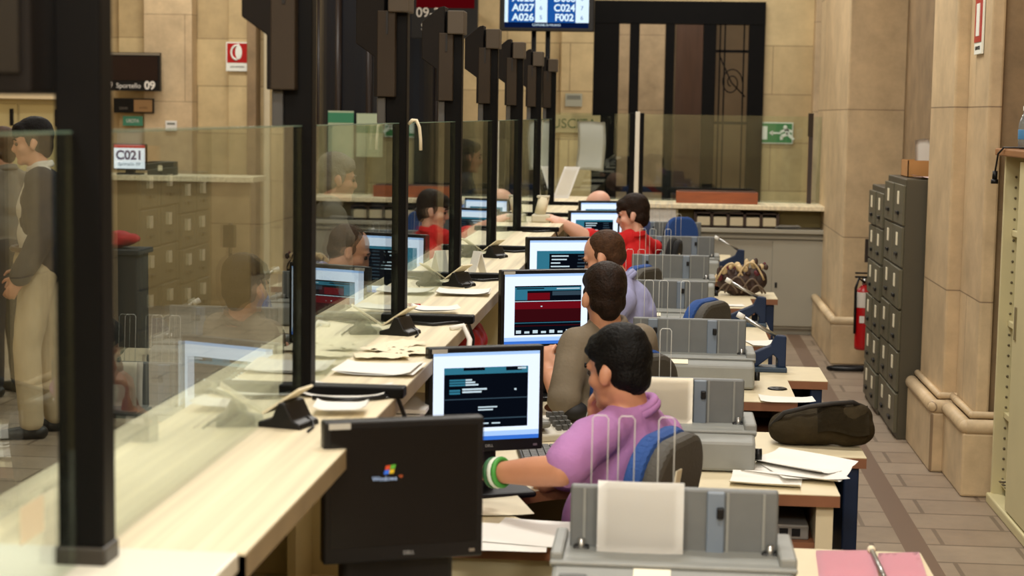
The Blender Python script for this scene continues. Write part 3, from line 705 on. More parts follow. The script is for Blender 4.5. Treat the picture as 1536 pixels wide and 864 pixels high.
for px, py, w, h, rz, m, l in ((760, 806, .21, .30, .05, WHITE, 'white printed sheet at the front of the purple-shirted man\'s desk'), (800, 800, .21, .28, -.12, WHITE, 'second white sheet overlapping the first on the purple-shirted man\'s desk'), (745, 760, .16, .24, .3, CREAMP, 'cream slip beside the rounded desk cut-out')):
    p = atz(px, py, .742); sheet('loose_paper', l, (min(p.x, -.27), p.y, .7405+.002*k), w, h, rz, m, 'paper', .003, 'papers on the staff desk'); k += 1
k = 0
for px, py, w, h, rz, m, l in ((1215, 702, .21, .297, .9, WHITE, 'white sheet on top of the loose papers on the printer table'), (1245, 710, .21, .297, .25, WHITE, 'white sheet fanned out to the right on the printer table'), (1195, 712, .21, .297, 1.25, WHITE, 'lower white sheet of the loose papers on the printer table'), (1150, 728, .15, .21, 1.45, WHITE, 'white slip lying near the front edge of the printer table')):
    p = atz(px, py, .742); sheet('loose_paper', l, (min(p.x, .44), min(max(p.y, 5.16), 5.5), .7405+.004*(3-k)), w, h, rz, m, 'paper', .006, 'papers on the printer table'); k += 1
for px, py, w, h, rz, l in ((1180, 600, .21, .14, .02, 'white sheet beside the round hole on the third printer table'), (1145, 515, .15, .2, .2, 'white sheet on the table left of the nearer blue lever punch'), (1095, 458, .16, .12, .1, 'white sheet in front of the patterned handbag'), (1080, 401, .13, .10, .3, 'white sheet on the far table behind the handbag')):
    p = atz(px, py, .742); sheet('loose_paper', l, (p.x, p.y, .741), w, h, rz, WHITE, 'paper', .003, 'papers on the far tables')
p = atz(1166, 583, .742)
t = thing('desk_grommet', 'black oval cable grommet on the third printer table', 'cable grommet', (p.x, p.y, .74))
MB().lathe([(.036, 0), (.04, .003), (.034, .006), (.02, .006)], BLACKP, 24).build('ring', t)
MB().lathe([(.018, .002), (.018, .007)], M('grommet_inner', (50, 46, 42), .5), 16).build('cap', t)
# device on the shelf of the printer table
t = thing('shelf_device', 'grey flat switch box on the shelf under the white papers', 'device', (.33, 5.12, .585))
MB().box(-.13, .12, -.02, .3, 0, .045, M('device_grey', (120, 116, 110), .5), bev=.005).build('body', t)
b = MB()
for j in range(6): b.box(-.11+.036*j, -.085+.036*j, -.024, -.018, .012, .034, BLACKP)
b.build('ports', t)
# pink folders
for i, (a, c, dy) in enumerate([((1213, 826), (1296, 826), 0), ((1306, 830), (1368, 834), 0)]):
    p = atz(a[0], a[1]+4, .737); q = atz(c[0], c[1]+4, .737); w = (q.x-p.x)
    t = thing('pink_folder', ['pink folder on the nearest side table, left of the metal rod', 'pink folder on the nearest side table, right of the metal rod'][i], 'folder', ((p.x+q.x)/2+.01, p.y-.15, .736), R(-3), 'pink folders')
    MB().box(-w/2, w/2, -.15, .15, 0, .003, PINK).build('back_cover', t)
    MB().box(-w/2+.004, w/2-.004, -.146, .146, .003, .008, WHITE).build('papers', t)
    d = MB(); d.grid(lambda u_, v_: Vector((-w/2+w*u_, -.15+.3*v_, .0085+.008*u_*v_)), 6, 6, PINK, thick=.0015); d.build('front_cover', t)
p = atz(1303, 832, .74)
t = thing('metal_rod', 'cream capped metal stamp rod lying between the pink folders', 'rod', (p.x+.004, p.y-.13, .758))
d = MB(); d.cyl((0, -.14, 0), (0, .10, .0), .006, CHROME); d.build('shaft', t)
d = MB(); d.sphere((0, .11, 0), (.011, .016, .011), CREAMP); d.build('knob', t)
# dark olive bag
bagm = M('olive_canvas', (50, 42, 27), .9, nz=(9, .25), bump=(60, .3), spec=.12)
p = at(1232, 655, 5.84)
t = thing('shoulder_bag', 'dark olive canvas bag slumped on the table with navy legs', 'bag', (p.x, 5.84, .736))
T = Vector((p.x, 5.84, .736))
pr = [('e', T+Vector((-.03, 0, .058)), (.12, .085, .062)), ('e', T+Vector((.085, .0, .07)), (.075, .075, .068)), ('e', T+Vector((.12, .01, .10)), (.045, .06, .04)), ('e', T+Vector((-.12, 0, .05)), (.06, .07, .055)), ('e', T+Vector((.03, .03, .10)), (.10, .04, .035)), ('c', T+Vector((-.10, -.02, .05)), .05, T+Vector((.12, -.02, .055)), .052)]
blob('body', pr, bagm, t, .010, 3, wrinkle=.008, wscale=14, cut=None)
d = MB(); d.grid(lambda u_, v_: Vector((-.02+.17*u_, -.085-.012*math.sin(PI*u_)+.08*v_*v_, .055+.085*v_+.008*math.sin(6*u_))), 10, 6, bagm, thick=.006); d.build('flap', t)
d = MB(); d.tube([(-.17, -.02, .06), (-.13, -.04, .11), (-.05, -.05, .135), (.03, -.03, .145), (.10, -.02, .15), (.15, .02, .12)], .008, M('strap_dark', (28, 24, 20), .7)); d.build('strap', t)
# patterned handbag
p = at(1111, 437, 10.72); T = Vector((p.x, 10.75, .736))
t = thing('handbag', 'brown and cream patterned handbag with looped handles on a table', 'handbag', T)
hb = M('handbag_brown', (58, 38, 30), .6, nz=(22, .5)); hc = M('handbag_cream', (206, 182, 140), .6, nz=(30, .2)); hr = M('handbag_maroon', (96, 26, 36), .55)
blob('body', [('e', T+Vector((0, 0, .075)), (.145, .075, .08)), ('e', T+Vector((-.08, 0, .10)), (.07, .06, .07)), ('e', T+Vector((.09, 0, .105)), (.065, .06, .075)), ('e', T+Vector((0, .02, .13)), (.11, .04, .05))], hb, t, .009, 2, wrinkle=.014, wscale=20)
d = MB()
for x0, x1, hgt in ((-.15, .02, .20), (-.03, .14, .21)): d.tube([(x0+(x1-x0)*j/12, -.055-.02*math.sin(PI*j/12), .10+(hgt-.10)*math.sin(PI*j/12)) for j in range(13)], .0065, hc, 8)
d.build('handles', t)
d = MB()
for x0, x1, hg in ((-.14, -.02, .06), (-.10, .05, .10), (.0, .13, .09), (.05, .15, .05)): d.tube([(x0+(x1-x0)*j/10, -.078-.012*math.sin(PI*j/10), .02+(hg)*math.sin(PI*j/10)) for j in range(11)], .006, M('handbag_taupe', (104, 88, 74), .6), 6)
d.build('draped_straps', t)
b = MB()
rr_ = random.Random(3)
for j in range(34):
    x = -.15+.3*j/33; zz = .10+.10*rr_.random()+.02*math.sin(9*x); b.sphere((x, -.055+.05*rr_.random(), zz), (.010+.012*rr_.random(), .012, .012+.022*rr_.random()), [hc, hb, hr, hb, hc][j % 5], 2)
b.build('gathered_trim', t)
# ------------------------------------------------------------------ things on the counter
def terminal(px, py, rz, label):
    p = atz(px, py, CZ); t = thing('card_terminal', label, 'terminal', (max(p.x, XG+.06), p.y, CZ), rz, 'black terminals on the counter'); t.scale = (.66, .66, .66)
    MB().prism([(-.08, 0), (.08, 0), (.075, .018), (.05, .028), (.02, .085), (-.005, .085), (-.03, .03), (-.08, .018)], 'y', -.07, .07, BLACKP, bev=.006).build('body', t)
    b = MB(); b.prism([(-.075, .045), (.06, .135), (.065, .129), (-.07, .039)], 'y', -.05, .05, CREAMP); b.build('card', t)
    b = MB(); b.tube([(.05, .03, .03), (.08, .02, .012), (.1, -.02, .006), (.12, -.1, .006)], .004, BLACKP); b.build('cable', t)
for px, py, rz, l in ((372, 636, R(-15), 'black card terminal on the counter near the second post'), (562, 500, R(-15), 'black card terminal with a cream card beside the third post\'s foot'), (648, 428, R(-30), 'black card terminal with white cable beside the fourth post'), (700, 385, R(-30), 'small black terminal beyond the fourth post')): terminal(px, py, rz, l)
k = 0
for px, py, w, h, rz, l in ((512, 588, .20, .19, .03, 'white sheets lying on the counter beside the second post'), (520, 556, .21, .2, -.04, 'white papers beyond the second post on the counter'), (655, 441, .20, .16, .05, 'white sheets on the counter beside the fourth post'), (512, 620, .12, .1, .1, 'small white slip by the second post\'s foot'), (602, 470, .16, .14, .2, 'white slip on the counter past the third post')):
    p = atz(px, py, CZ); sheet('counter_paper', l, (max(p.x, XG+.012+w*.52), p.y, CZ+.001+.0036*k), w, h, rz, WHITE, 'paper', .004, 'white papers on the counter', n=2); k += 1
for i, (px, py) in enumerate([(530, 523), (575, 528), (548, 537), (600, 520), (618, 530)]):
    p = atz(px, py, CZ); rr_ = random.Random(i)
    d = MB(); d.grid(lambda u_, v_: Vector(((u_-.5)*.10, (v_-.5)*.15, .004+.006*noise.noise(Vector((u_*4+i*3, v_*4, i)))+.003*rr_.random())), 9, 9, CREAMP)
    o = d.build('crumpled_receipt', None, (max(p.x, XG+.09), p.y, CZ+.004)); o.rotation_euler = (0, 0, i*.9)
    tag(o, 'crumpled cream receipt among those strewn on the counter before the third post', 'receipt', 'crumpled receipts on the counter')
p = atz(605, 459, CZ)
t = thing('red_pen', 'red and white pen lying on the counter past the third post', 'pen', (p.x, p.y, CZ+.006), R(75))
MB().cyl((0, -.065, 0), (0, .04, 0), .0055, REDP, n=10).build('barrel', t); MB().cyl((0, .04, 0), (0, .075, 0), .006, WHITE, n=10).build('cap', t)
p = atz(716, 414, CZ)
t = thing('tent_card', 'white folded card standing on the counter beyond the fourth post', 'card', (p.x, p.y, CZ), R(-50))
b = MB(); b.prism([(-.035, 0), (-.003, .105), (.003, .105), (.035, 0), (.032, 0), (0, .1), (-.032, 0)], 'x', -.028, .028, WHITE); b.build('card', t)
# cables from the feet over the edge
for i in range(1, 6):
    y = PY[i]-.06
    d = MB(); d.tube([(XP+.05, y-.02, CZ+.006), (XP+.14, y-.05, CZ+.006), (XE-.04, y+.0, CZ+.007), (XE+.004, y+.05, CZ+.004), (XE+.018, y+.08, CZ-.05), (XE+.012, y+.1, CZ-.2), (XE-.02, y+.12, .72)], .0055, BLACKP)
    o = d.build('black_cable'); tag(o, 'black cable running off the counter at the %s post' % ordn[i], 'cable', 'black cables at the post feet')
d = MB(); y = PY[2]-.05
d.tube([(XE-.03, y-.15, CZ+.006), (XE+.005, y-.12, CZ+.012), (XE+.03, y-.14, CZ-.03), (XE+.028, y-.18, CZ-.08), (XE+.03, y-.15, CZ-.12)], .009, WHITE)
tag(d.build('white_cable'), 'thick white cable bundle curling over the counter edge near the third post', 'cable')
# under the counter
d = [(625, 5.72)]
t = thing('paper_pile', 'pile of white papers on the shelf under the counter, left of the terminal monitor', 'papers', (XE-.065, 4.84, .70))
b = MB()
for j in range(21): b.box(-.05+random.uniform(-.006, .006), .05+random.uniform(-.006, .006), -.15, .15, .015*j, .015*j+.011, WHITE, mat=Matrix.Rotation(random.uniform(-.1, .1), 4, 'Z'))
b.build('sheets', t)
t = thing('red_bag', 'crumpled red package on the shelf under the counter', 'package', (XE-.105, 6.42, .70)); T = Vector((XE-.105, 6.42, .70))
blob('wrapper', [('e', T+Vector((.02, 0, .16)), (.07, .11, .16)), ('e', T+Vector((.04, .04, .28)), (.055, .09, .07)), ('e', T+Vector((.03, -.06, .26)), (.05, .05, .07))], M('red_wrap', (168, 28, 26), .5, nz=(14, .3)), t, .012, 1, wrinkle=.018, wscale=16)
for i, (x, y) in enumerate([(XE-.06, 6.24), (XE-.08, 6.16)]):
    t = thing('paper_cup', ['white cup beside the red package under the counter', 'second white cup, nearer, under the counter'][i], 'cup', (x, y, .70))
    MB().lathe([(.026, 0), (.036, .10), (.037, .21), (.041, .21), (.041, .215), (.035, .215), (.026, .006)], WHITE, 20).build('body', t); MB().lathe([(.0405, .208), (.0425, .21), (.0425, .217), (.0405, .218)], CREAMP, 20).build('rim', t)
p = atz(412, 852, .70)
t = thing('red_stamp', 'small red handled stamp at the bottom edge under the counter', 'stamp', (p.x, p.y, .70))
MB().box(-.03, .03, -.015, .015, 0, .03, BLACKP, bev=.004).build('base', t); MB().lathe([(.006, .03), (.008, .06), (.014, .075), (.012, .092), (.004, .097)], REDP, 16).build('handle', t)
# note stuck on the near glass
p = atx(41, 779, XG); 
t = thing('glass_note', 'small cream note stuck on the glass left of the nearest post', 'note', (XG+.0065, p.y, p.z))
MB().box(0, .0008, -.045, .045, -.026, .026, CREAMP).build('note', t)
# hanging sheets and strips near the far end
p0 = at(866, 182, YR+.42); p1 = at(906, 256, YR+.42); w = (p1.x-p0.x)/2; h = p0.z-p1.z
d = MB(); d.grid(lambda u_, v_: Vector((-w+2*w*u_+.01*math.sin(4*v_), -.012*math.sin(PI*v_*2)-.01*(u_), -h*v_+.004*math.sin(5*u_))), 8, 12, M('notice_white', (205, 208, 200), .8), thick=.001)
o = d.build('hanging_sheet', None, ((p0.x+p1.x)/2, YR+.42, p0.z)); tag(o, 'white two page sheet hanging on the rear glass screen', 'notice')
p0 = at(853, 250, 14.3); p1 = at(853, 306, 14.3)
d = MB(); d.grid(lambda u_, v_: Vector((-.065+.13*u_-.09*(1-v_), .05*(v_)-.05, (p0.z-CZ)*v_)), 6, 8, WHITE, thick=.0012)
o = d.build('leaning_leaflet', None, (p0.x+.03, 14.32, CZ)); tag(o, 'tall white leaflet leaning at the far end of the counter', 'leaflet')
p0 = at(797, 180, 11.9); p1 = at(797, 292, 11.9)
d = MB(); d.grid(lambda u_, v_: Vector((.012-.02*math.sin(2.5*v_), -.03+.06*u_, -(p0.z-p1.z)*v_)), 4, 10, WHITE, thick=.001)
o = d.build('paper_strip', None, (XG+.02, 11.85, p0.z)); tag(o, 'long white paper strip hanging on the glass before the seventh post', 'paper strip')
p = atz(812, 333, CZ)
t = thing('receipt_printer', 'small cream receipt printer with an upright roll near the reaching hand', 'receipt printer', (p.x, p.y, CZ))
MB().box(-.06, .06, -.07, .07, 0, .05, M('cream_plastic', (200, 192, 170), .5), bev=.01).build('body', t)
d = MB(); d.cyl((-.01, 0, .05), (.015, .0, .16), .035, CREAMP, n=20); d.build('roll', t)
MB().box(-.03, .05, -.03, .03, .155, .17, MATS['cream_plastic'], bev=.004).build('lid', t)
p = at(624, 186, PY[2]-.05)
d = MB(); d.tube([(0, 0, .0), (.012, -.01, .012), (.026, -.012, .012), (.036, -.012, -.01), (.040, -.01, -.05), (.041, -.01, -.085)], .0055, CREAMP)
o = d.build('white_hook', None, (XP+.042, PY[2]-.03, p.z)); tag(o, 'short white curved cord hooked on the third post', 'cord')
# ------------------------------------------------------------------ right side: cabinets, extinguisher, shelves
def filing(name, label, X, Y0, cols, cw, Hc, rows):
    t = thing(name, label, 'filing cabinet', (X, Y0, 0), 0, 'olive filing cabinets')
    MB().box(.0, .385, 0, cols*cw, .0, Hc, OLIVED, bev=.006).build('body', t)
    rh = (Hc-.06)/rows
    for c in range(cols):
        for r_ in range(rows):
            z = .03+rh*r_; off = -.014-(.0 if (c+r_) % 3 else .006)
            d = MB().box(off, .002, cw*c+.008, cw*c+cw-.008, z+.006, z+rh-.006, OLIVEM, bev=.004).build('drawer', t)
            MB().box(off-.012, off, cw*c+cw*.5-.04, cw*c+cw*.5+.04, z+rh*.25, z+rh*.25+.02, BLACKP, bev=.003).build('handle', d)
            MB().box(off-.004, off, cw*c+cw*.5-.03, cw*c+cw*.5+.03, z+rh*.5, z+rh*.5+.075, CREAMP, bev=.001).build('label_holder', d)
filing('filing_cabinet', 'tall olive filing cabinet with many drawers, nearest along the right wall', 1.362, 9.99, 2, .40, 1.495, 6)
filing('filing_cabinet', 'slightly lower olive filing cabinet behind the tall one', 1.352, 10.81, 2, .35, 1.41, 6)
t = thing('cardboard_box', 'open brown cardboard box on top of the tall filing cabinet', 'box', (1.56, 10.45, 1.495))
CARD = M('cardboard', (176, 128, 74), .8, nz=(8, .08)); b = MB()
b.box(-.15, .15, -.14, -.134, 0, .10, CARD); b.box(-.15, .15, .134, .14, 0, .10, CARD); b.box(-.15, -.144, -.14, .14, 0, .10, CARD); b.box(.144, .15, -.14, .14, 0, .10, CARD); b.box(-.15, .15, -.14, .14, 0, .006, CARD)
b.build('box', t)
d = MB(); d.grid(lambda u_, v_: Vector((1.47+.2*u_, 10.44+.05*v_, 1.51+.20*v_+.012*math.sin(6*u_))), 8, 6, WHITE, thick=.006); tag(d.build('crumpled_paper'), 'white papers sticking up out of the cardboard box', 'paper')
sheet('pink_papers', 'pale pink papers on the near edge of the tall filing cabinet', (1.55, 10.12, 1.496), .24, .2, .2, M('pale_pink_paper', (232, 206, 204), .8), 'paper', .006, n=4)
# fire extinguisher on its stand
EX, EY = 1.452, 12.62
t = thing('fire_extinguisher', 'red fire extinguisher with a white label hanging on a black stand', 'fire extinguisher', (EX, EY, .17))
MB().lathe([(.045, 0), (.058, .008), (.06, .03), (.06, .40), (.052, .435), (.03, .46), (.022, .47)], REDP, 28).build('cylinder', t)
d = MB(); d.lathe([(.0605, .31), (.0608, .312), (.0608, .448-.03), (.0605, .42)], M('ext_label', (222, 216, 206), .6), 28); d.build('label_band', t)
MB().box(-.035, .0, -.0625, -.058, .20, .25, WHITE, bev=.001).build('sticker', t)
d = MB(); d.cyl((0, 0, .47), (0, 0, .52), .018, CHROME, n=14); d.build('valve', t)
d = MB(); d.box(-.07, .03, -.012, .012, .52, .534, BLACKP, bev=.003); d.box(-.07, .02, -.01, .01, .55, .562, BLACKP, bev=.003); d.build('lever', t)
d = MB(); d.tube([(0, -.02, .49), (-.045, -.04, .52), (-.066, -.04, .45), (-.064, -.03, .3), (-.062, -.03, .12)], .010, BLACKP); d.build('hose', t)
t = thing('extinguisher_stand', 'black tube stand with a floor loop and dark plate behind the extinguisher', 'stand', (EX+.05, EY+.085, 0))
d = MB(); d.cyl((0, 0, .02), (0, 0, .98), .014, BLACKP); d.build('pole', t)
d = MB(); d.tube([(.0, 0, .10), (0, -.03, .03), (-.04, -.06, .02), (-.24, -.06, .02), (-.28, -.02, .02), (-.24, .04, .02), (-.02, .06, .02), (.03, .03, .02)], .016, BLACKP); d.build('floor_loop', t)
MB().box(-.05, .05, -.03, -.018, .80, .97, M('dark_plate', (46, 36, 30), .5), bev=.003).build('plate', t)
d = MB(); d.box(-.05, .01, -.05, -.01, .28, .31, BLACKP, bev=.004); d.build('bracket', t)
# open cream shelving cabinet at the right edge
SX0, SY0, SY1, SH = 1.60, 6.9, 8.40, 1.70
t = thing('shelf_cabinet', 'cream open shelf cabinet with a wooden top at the right edge', 'cabinet', (SX0, SY0, 0))
LY = SY1-SY0; CC = M('cream_metal', (206, 196, 152), .5, nz=(4, .03)); b = MB()
b.box(0, .45, LY-.03, LY, 0, SH-.03, CC, bev=.003)
for z in [.12+.05*j for j in range(30)]: b.cyl((.05, LY-.034, z), (.05, LY-.029, z), .006, M('pin_hole', (110, 100, 76), .6), n=8)
b.build('side_panel', t)
MB().box(0, .45, 0, .03, 0, SH-.03, CC, bev=.003).build('side_panel', t)
MB().box(.43, .45, .03, LY-.03, .05, SH-.03, CC).build('back_panel', t)
MB().box(-.04, .47, -.02, LY+.04, SH-.03, SH+.004, M('wood_top', (150, 104, 62), .5, nz=(6, .15), stretch=(6, .6, 6)), bev=.006).build('top', t)
for z in (.09, .42, .86, 1.29): MB().box(.04, .43, .03, LY-.03, z, z+.03, CC, bev=.004).build('shelf', t)
b = MB(); b.box(-.02, .06, 0, LY, 0, .05, CC, bev=.008)
b.build('bottom_rail', t)
b = MB()
for j in range(5): b.box(.02, .2, LY-.12-.07*j, LY-.09-.07*j, .1205, .1235, M('slot_dark', (70, 60, 44), .6))
b.build('floor_slots', t)
dd = MB().box(-.012, .012, .04, LY-.42, .06, SH-.05, CC, bev=.003).build('sliding_door', t)
MB().box(-.018, -.010, LY-.50, LY-.47, .85, 1.0, M('door_pull', (120, 108, 78), .5), bev=.002).build('finger_pull', dd)
t = thing('pink_bundle', 'small pink bundle on the bottom shelf of the cream cabinet', 'bundle', (SX0+.16, SY1-.25, .121)); T = Vector(t.location)
blob('cloth', [('e', T+Vector((0, 0, .06)), (.06, .07, .06)), ('e', T+Vector((0, .02, .11)), (.05, .05, .04))], M('pink_cloth', (226, 120, 150), .8), t, .012, 1, wrinkle=.012)
p = at(1524, 212, 8.2)
t = thing('water_bottle', 'clear plastic water bottle with a blue label on the wooden cabinet top', 'bottle', (SX0+.05, 8.2, SH+.004))
PET = M('pet_plastic', (206, 220, 228), .08, spec=.6); PET.node_tree.nodes['Principled BSDF'].inputs['Transmission Weight'].default_value = .8
MB().lathe([(.024, 0), (.032, .006), (.033, .05), (.031, .06), (.033, .07), (.033, .11), (.028, .135), (.014, .165), (.012, .18)], PET, 24).build('body', t)
MB().lathe([(.0335, .045), (.034, .047), (.034, .088), (.0335, .09)], M('bottle_label', (70, 130, 180), .5), 24).build('label_band', t)
MB().lathe([(.0145, .176), (.015, .178), (.015, .196), (.012, .199)], WHITE, 20).build('cap', t)
d = MB(); xx = SX0-.045
d.tube([(SX0+.1, 8.0, SH+.012), (SX0+.0, 8.1, SH+.012), (xx, 8.2, SH+.01), (xx-.014, 8.26, SH-.02), (xx-.016, 8.28, SH-.07), (xx-.018, 8.29, SH-.10)], .0045, BLACKP); d.cyl((xx-.018, 8.29, SH-.10), (xx-.019, 8.29, SH-.14), .012, BLACKP, n=12); d.cyl((xx-.019, 8.29, SH-.14), (xx-.019, 8.29, SH-.16), .017, BLACKP, n=12)
tag(d.build('power_cord'), 'black power cord with a plug dangling from the wooden cabinet top', 'cord')
# ------------------------------------------------------------------ ticket display on its poles
p0 = at(752, 0, 15.3); p1 = at(889, 48, 15.3); w = (p1.x-p0.x)/2; cx = (p0.x+p1.x)/2
t = thing('ticket_display', 'large blue queue number screen on two poles above the rear counter', 'display', (cx, 15.3, p1.z))
MB().box(-w-.01, w+.01, -.04, .05, -.0, .52, BLACKP, bev=.008).build('casing', t)
b = MB(); hh = .52; TB = E('tv_blue', (28, 84, 160), 1.0); TW = E('tv_white', (214, 236, 248), 1.15); TN = E('tv_navy', (10, 26, 66), .8)
wi = w-.035
b.box(-wi, wi, -.042, -.039, .03, hh-.02, TN)
rows = 4; z0 = .075; rh = .083
b.box(-wi, wi, -.043, -.042, z0, z0+rh*rows, TB)
for (a, c) in ((-wi, -wi+.03), (-.10, .005), (wi-.115, wi)): b.box(a, c, -.044, -.043, z0, z0+rh*rows, TW)
sc_ = b.build('screen', t)
L1 = ['A026', 'A027', 'A028', 'A025']; L2 = ['F002', 'C024', 'D008', 'E011']
for i in range(4):
    zz = z0+rh*(i+.5)
    text('lettering', L1[i], .084, TW, sc_, (-w*.5+-.005, -.0445, zz), sx=1.05, bold=.0025); text('lettering', L2[i], .084, TW, sc_, (.155, -.0445, zz), sx=1.0, bold=.0025)
    text('counter_number', str(i+5), .05, TB, sc_, (-.05, -.0448, zz)); text('counter_number', str(i+6), .05, TB, sc_, (wi-.06, -.0448, zz))
text('caption', 'COMUNE DI MILANO', .026, TW, sc_, (0, -.0432, .052))
for px in (796, 817):
    x = (px-1000+4)*15.33/F-cx
    MB().cyl((x, .03, CZ+.01-p1.z), (x, .03, .1), .022, BLACK).build('pole', t)
MB().box(-.2, .2, .02, .06, .08, .30, BLACK).build('mount_plate', t)
# ------------------------------------------------------------------ customers' side, left
YL = 15.6
xl0 = at(-60, 262, YL).x; xl1 = at(381, 262, YL).x; zl = at(280, 264, YL).z
t = thing('side_counter', 'pale counter across the left side of the hall behind the glass', 'counter', (0, YL, 0))
MB().box(xl0-1, xl1, -.03, .5, zl-.05, zl, COUNT, bev=.004).build('worktop', t)
MB().box(xl0-1, xl1-.05, .05, .09, 0, zl-.05, M('tan_panel', (160, 136, 96), .6, nz=(3, .06))).build('front_panel', t)
p = at(195, 252, YL+.1)
t = thing('queue_monitor', 'small screen reading C021 with a red bar, on the left counter', 'monitor', (p.x, YL+.1, zl))
b = MB(); b.box(-.16, .16, -.02, .03, .04, .285, BLACKP, bev=.006); b.build('casing', t)
b = MB(); b.box(-.148, .148, -.023, -.02, .055, .245, E('queue_white', (246, 248, 255), 1.2)); b.box(-.148, .148, -.023, -.02, .245, .275, E('queue_red', (196, 40, 52), .9)); sc_ = b.build('screen', t)
text('lettering', 'C021', .115, E('queue_blue', (28, 60, 110), .8), sc_, (0, -.0235, .175), bold=.004); text('small_lettering', 'Sportello 09', .042, E('queue_grey', (70, 90, 110), .8), sc_, (0, -.0235, .095))
b = MB(); b.box(-.04, .04, -.01, .05, .012, .06, BLACKP); b.build('stand', t); MB().box(-.11, .11, -.07, .09, 0, .014, BLACKP, bev=.004).build('base', t)
p = at(241, 258, YL+.1)
t = thing('dark_case', 'dark box beside the C021 screen on the left counter', 'box', (p.x, YL+.14, zl))
MB().box(-.125, .125, -.05, .1, 0, .125, M('case_dark', (52, 48, 36), .5), bev=.005).build('body', t); MB().box(-.02, .02, -.056, -.05, .04, .09, CREAMP).build('tag_sticker', t)
t, w, h = sign('desk_number_sign', 'black sign reading Sportello 09 high on the left stone wall', 160, 78, 240, 137, 18.6, BLACKP, 'sign', .06)
MB().box(-w, w, -.012, 0, h*.86, h*.97, CHROME).build('top_strip', t)
MB().box(-w*.92, w*.92, -.004, 0, -h*.45, h*.8, M('led_lens', (26, 6, 8), .25)).build('lens', t)
SWH = M('sign_letter_white', (226, 222, 214), .5)
text('lettering', 'Sportello', h*.36, SWH, t, (-w*.18, -.004, -h*.74)); text('number', '09', h*.58, SWH, t, (w*.62, -.004, -h*.72), bold=.004); text('symbol', '9', h*.45, SWH, t, (-w*.86, -.004, -h*.72))
MB().box(-.03, .03, .06, .36, -.05, .05, BLACKP).build('wall_bracket', t)
t, w, h = sign('small_plate', 'black and tan plate below the Sportello 09 sign', 170, 147, 231, 170, 18.75, BLACKP)
MB().box(.004, w*.92, -.003, 0, -h*.82, h*.82, M('plate_tan', (176, 138, 92), .6)).build('tan_half', t)
text('lettering', 'ORARI', h*.5, M('plate_grey', (130, 126, 120), .5), t, (-w*.5, -.003, -h*.4), sx=.8); text('small_lettering', 'AVVISO', h*.42, M('plate_brown', (120, 88, 56), .5), t, (w*.48, -.0045, -h*.3), sx=.8)
t, w, h = sign('green_plate', 'small green plate under the black and tan plate on the left wall', 184, 174, 214, 189, 18.75, M('plate_green', (62, 128, 100), .5))
text('lettering', 'USCITA', h*1.0, SWH, t, (0, -.003, 0), sx=.8)
t, w, h = sign('white_note', 'small white note on the left stone wall above the glass edge', 248, 181, 265, 196, 18.75, WHITE, 'note')
MB().box(-w*.7, w*.7, -.002, 0, h*.2, h*.6, M('notice_ink', (120, 122, 112), .7)).build('printed_block', t)
p = at(182, 372, 10.0)  # dark box and red shape added to imitate a reflection in the glass
t = thing('reflection_case', 'narrow dark box beyond the glass, added to imitate a reflection', 'cabinet', (p.x, 10.0, 0))
DKC = M('reflection_dark', (34, 36, 42), .8)
MB().box(-.15, .15, -.15, .15, p.z-.03, p.z, DKC, bev=.005).build('top', t)
MB().box(-.13, .13, -.12, .12, .03, p.z-.03, DKC, bev=.01).build('body', t)
MB().box(-.14, .14, -.13, .13, 0, .03, BLACKP).build('plinth', t)
T = Vector((p.x, 10.0, p.z)); t = thing('red_reflection', 'red shape on the narrow dark box, added to imitate a reflection', 'cloth', T)
blob('cloth', [('e', T+Vector((-.04, 0, .03)), (.10, .09, .03)), ('e', T+Vector((.03, 0, .055)), (.09, .08, .035)), ('e', T+Vector((-.02, .02, .08)), (.07, .07, .02))], M('reflection_red', (168, 24, 30), .8, nz=(9, .12)), t, .010, 2, wrinkle=.008, wscale=18)
# LED sign beyond the third post
t, w, h = sign('led_sign', 'black display with a red lit panel high behind the third post', 618, -40, 716, 58, 17.2, BLACKP, 'sign', .08)
MB().box(-w*.86, w*.9, -.004, 0, -.02, h*.8, E('led_red', (88, 6, 12), .7)).build('red_panel', t)
text('lettering', '09-2', h*.42, SWH, t, (-w*.50, -.005, -h*.22), ext=.001); text('small_lettering', 'Sp', h*.32, SWH, t, (-w*.56, -.005, -h*.66), ext=.001)
b = MB(); b.box(-.04, .04, .08, 1.8, h*.2, h*.35, BLACKP); b.build('wall_bracket', t)
# tall cream cabinet and brown panel at the far left
YC = 14.2
p0 = at(-40, 150, YC); p1 = at(97, 150, YC)
t = thing('cream_locker', 'tall cream cabinet with a black handle at the far left behind the heads', 'cabinet', ((p0.x+p1.x)/2, YC, 0)); w = (p1.x-p0.x)/2; zt = p1.z
MB().box(-w, w, 0, .5, 0, zt, CC, bev=.006).build('body', t)
for x0, x1 in ((-w+.01, -.01), (.01, w-.01)):
    d = MB().box(x0, x1, -.018, .002, .06, zt-.04, M('cream_door', (214, 202, 150), .5), bev=.004).build('door', t)
    MB().box(x1-.06, x1-.03, -.036, -.016, zt-.22, zt-.08, BLACKP, bev=.004).build('handle', d)
p0 = at(98, 150, YC); p1 = at(124, 150, YC)
t = thing('brown_door_panel', 'reddish brown wooden panel beside the cream cabinet at the far left', 'panel', ((p0.x+p1.x)/2, YC, 0)); w = (p1.x-p0.x)/2
MB().box(-w, w, 0, .06, 0, zt, WOOD, bev=.004).build('board', t); MB().box(-w-.0, w, -.012, 0, zt-.04, zt, BROWN).build('top_trim', t)
p0 = at(-60, 148, YC); p1 = at(124, 136, YC)
b = MB(); b.box(p0.x, p1.x, -.2+YC, YC+.6, zt+.005, zt+.09, M('soffit_cream', (232, 214, 176), .5)); struct('trim_soffit', b)
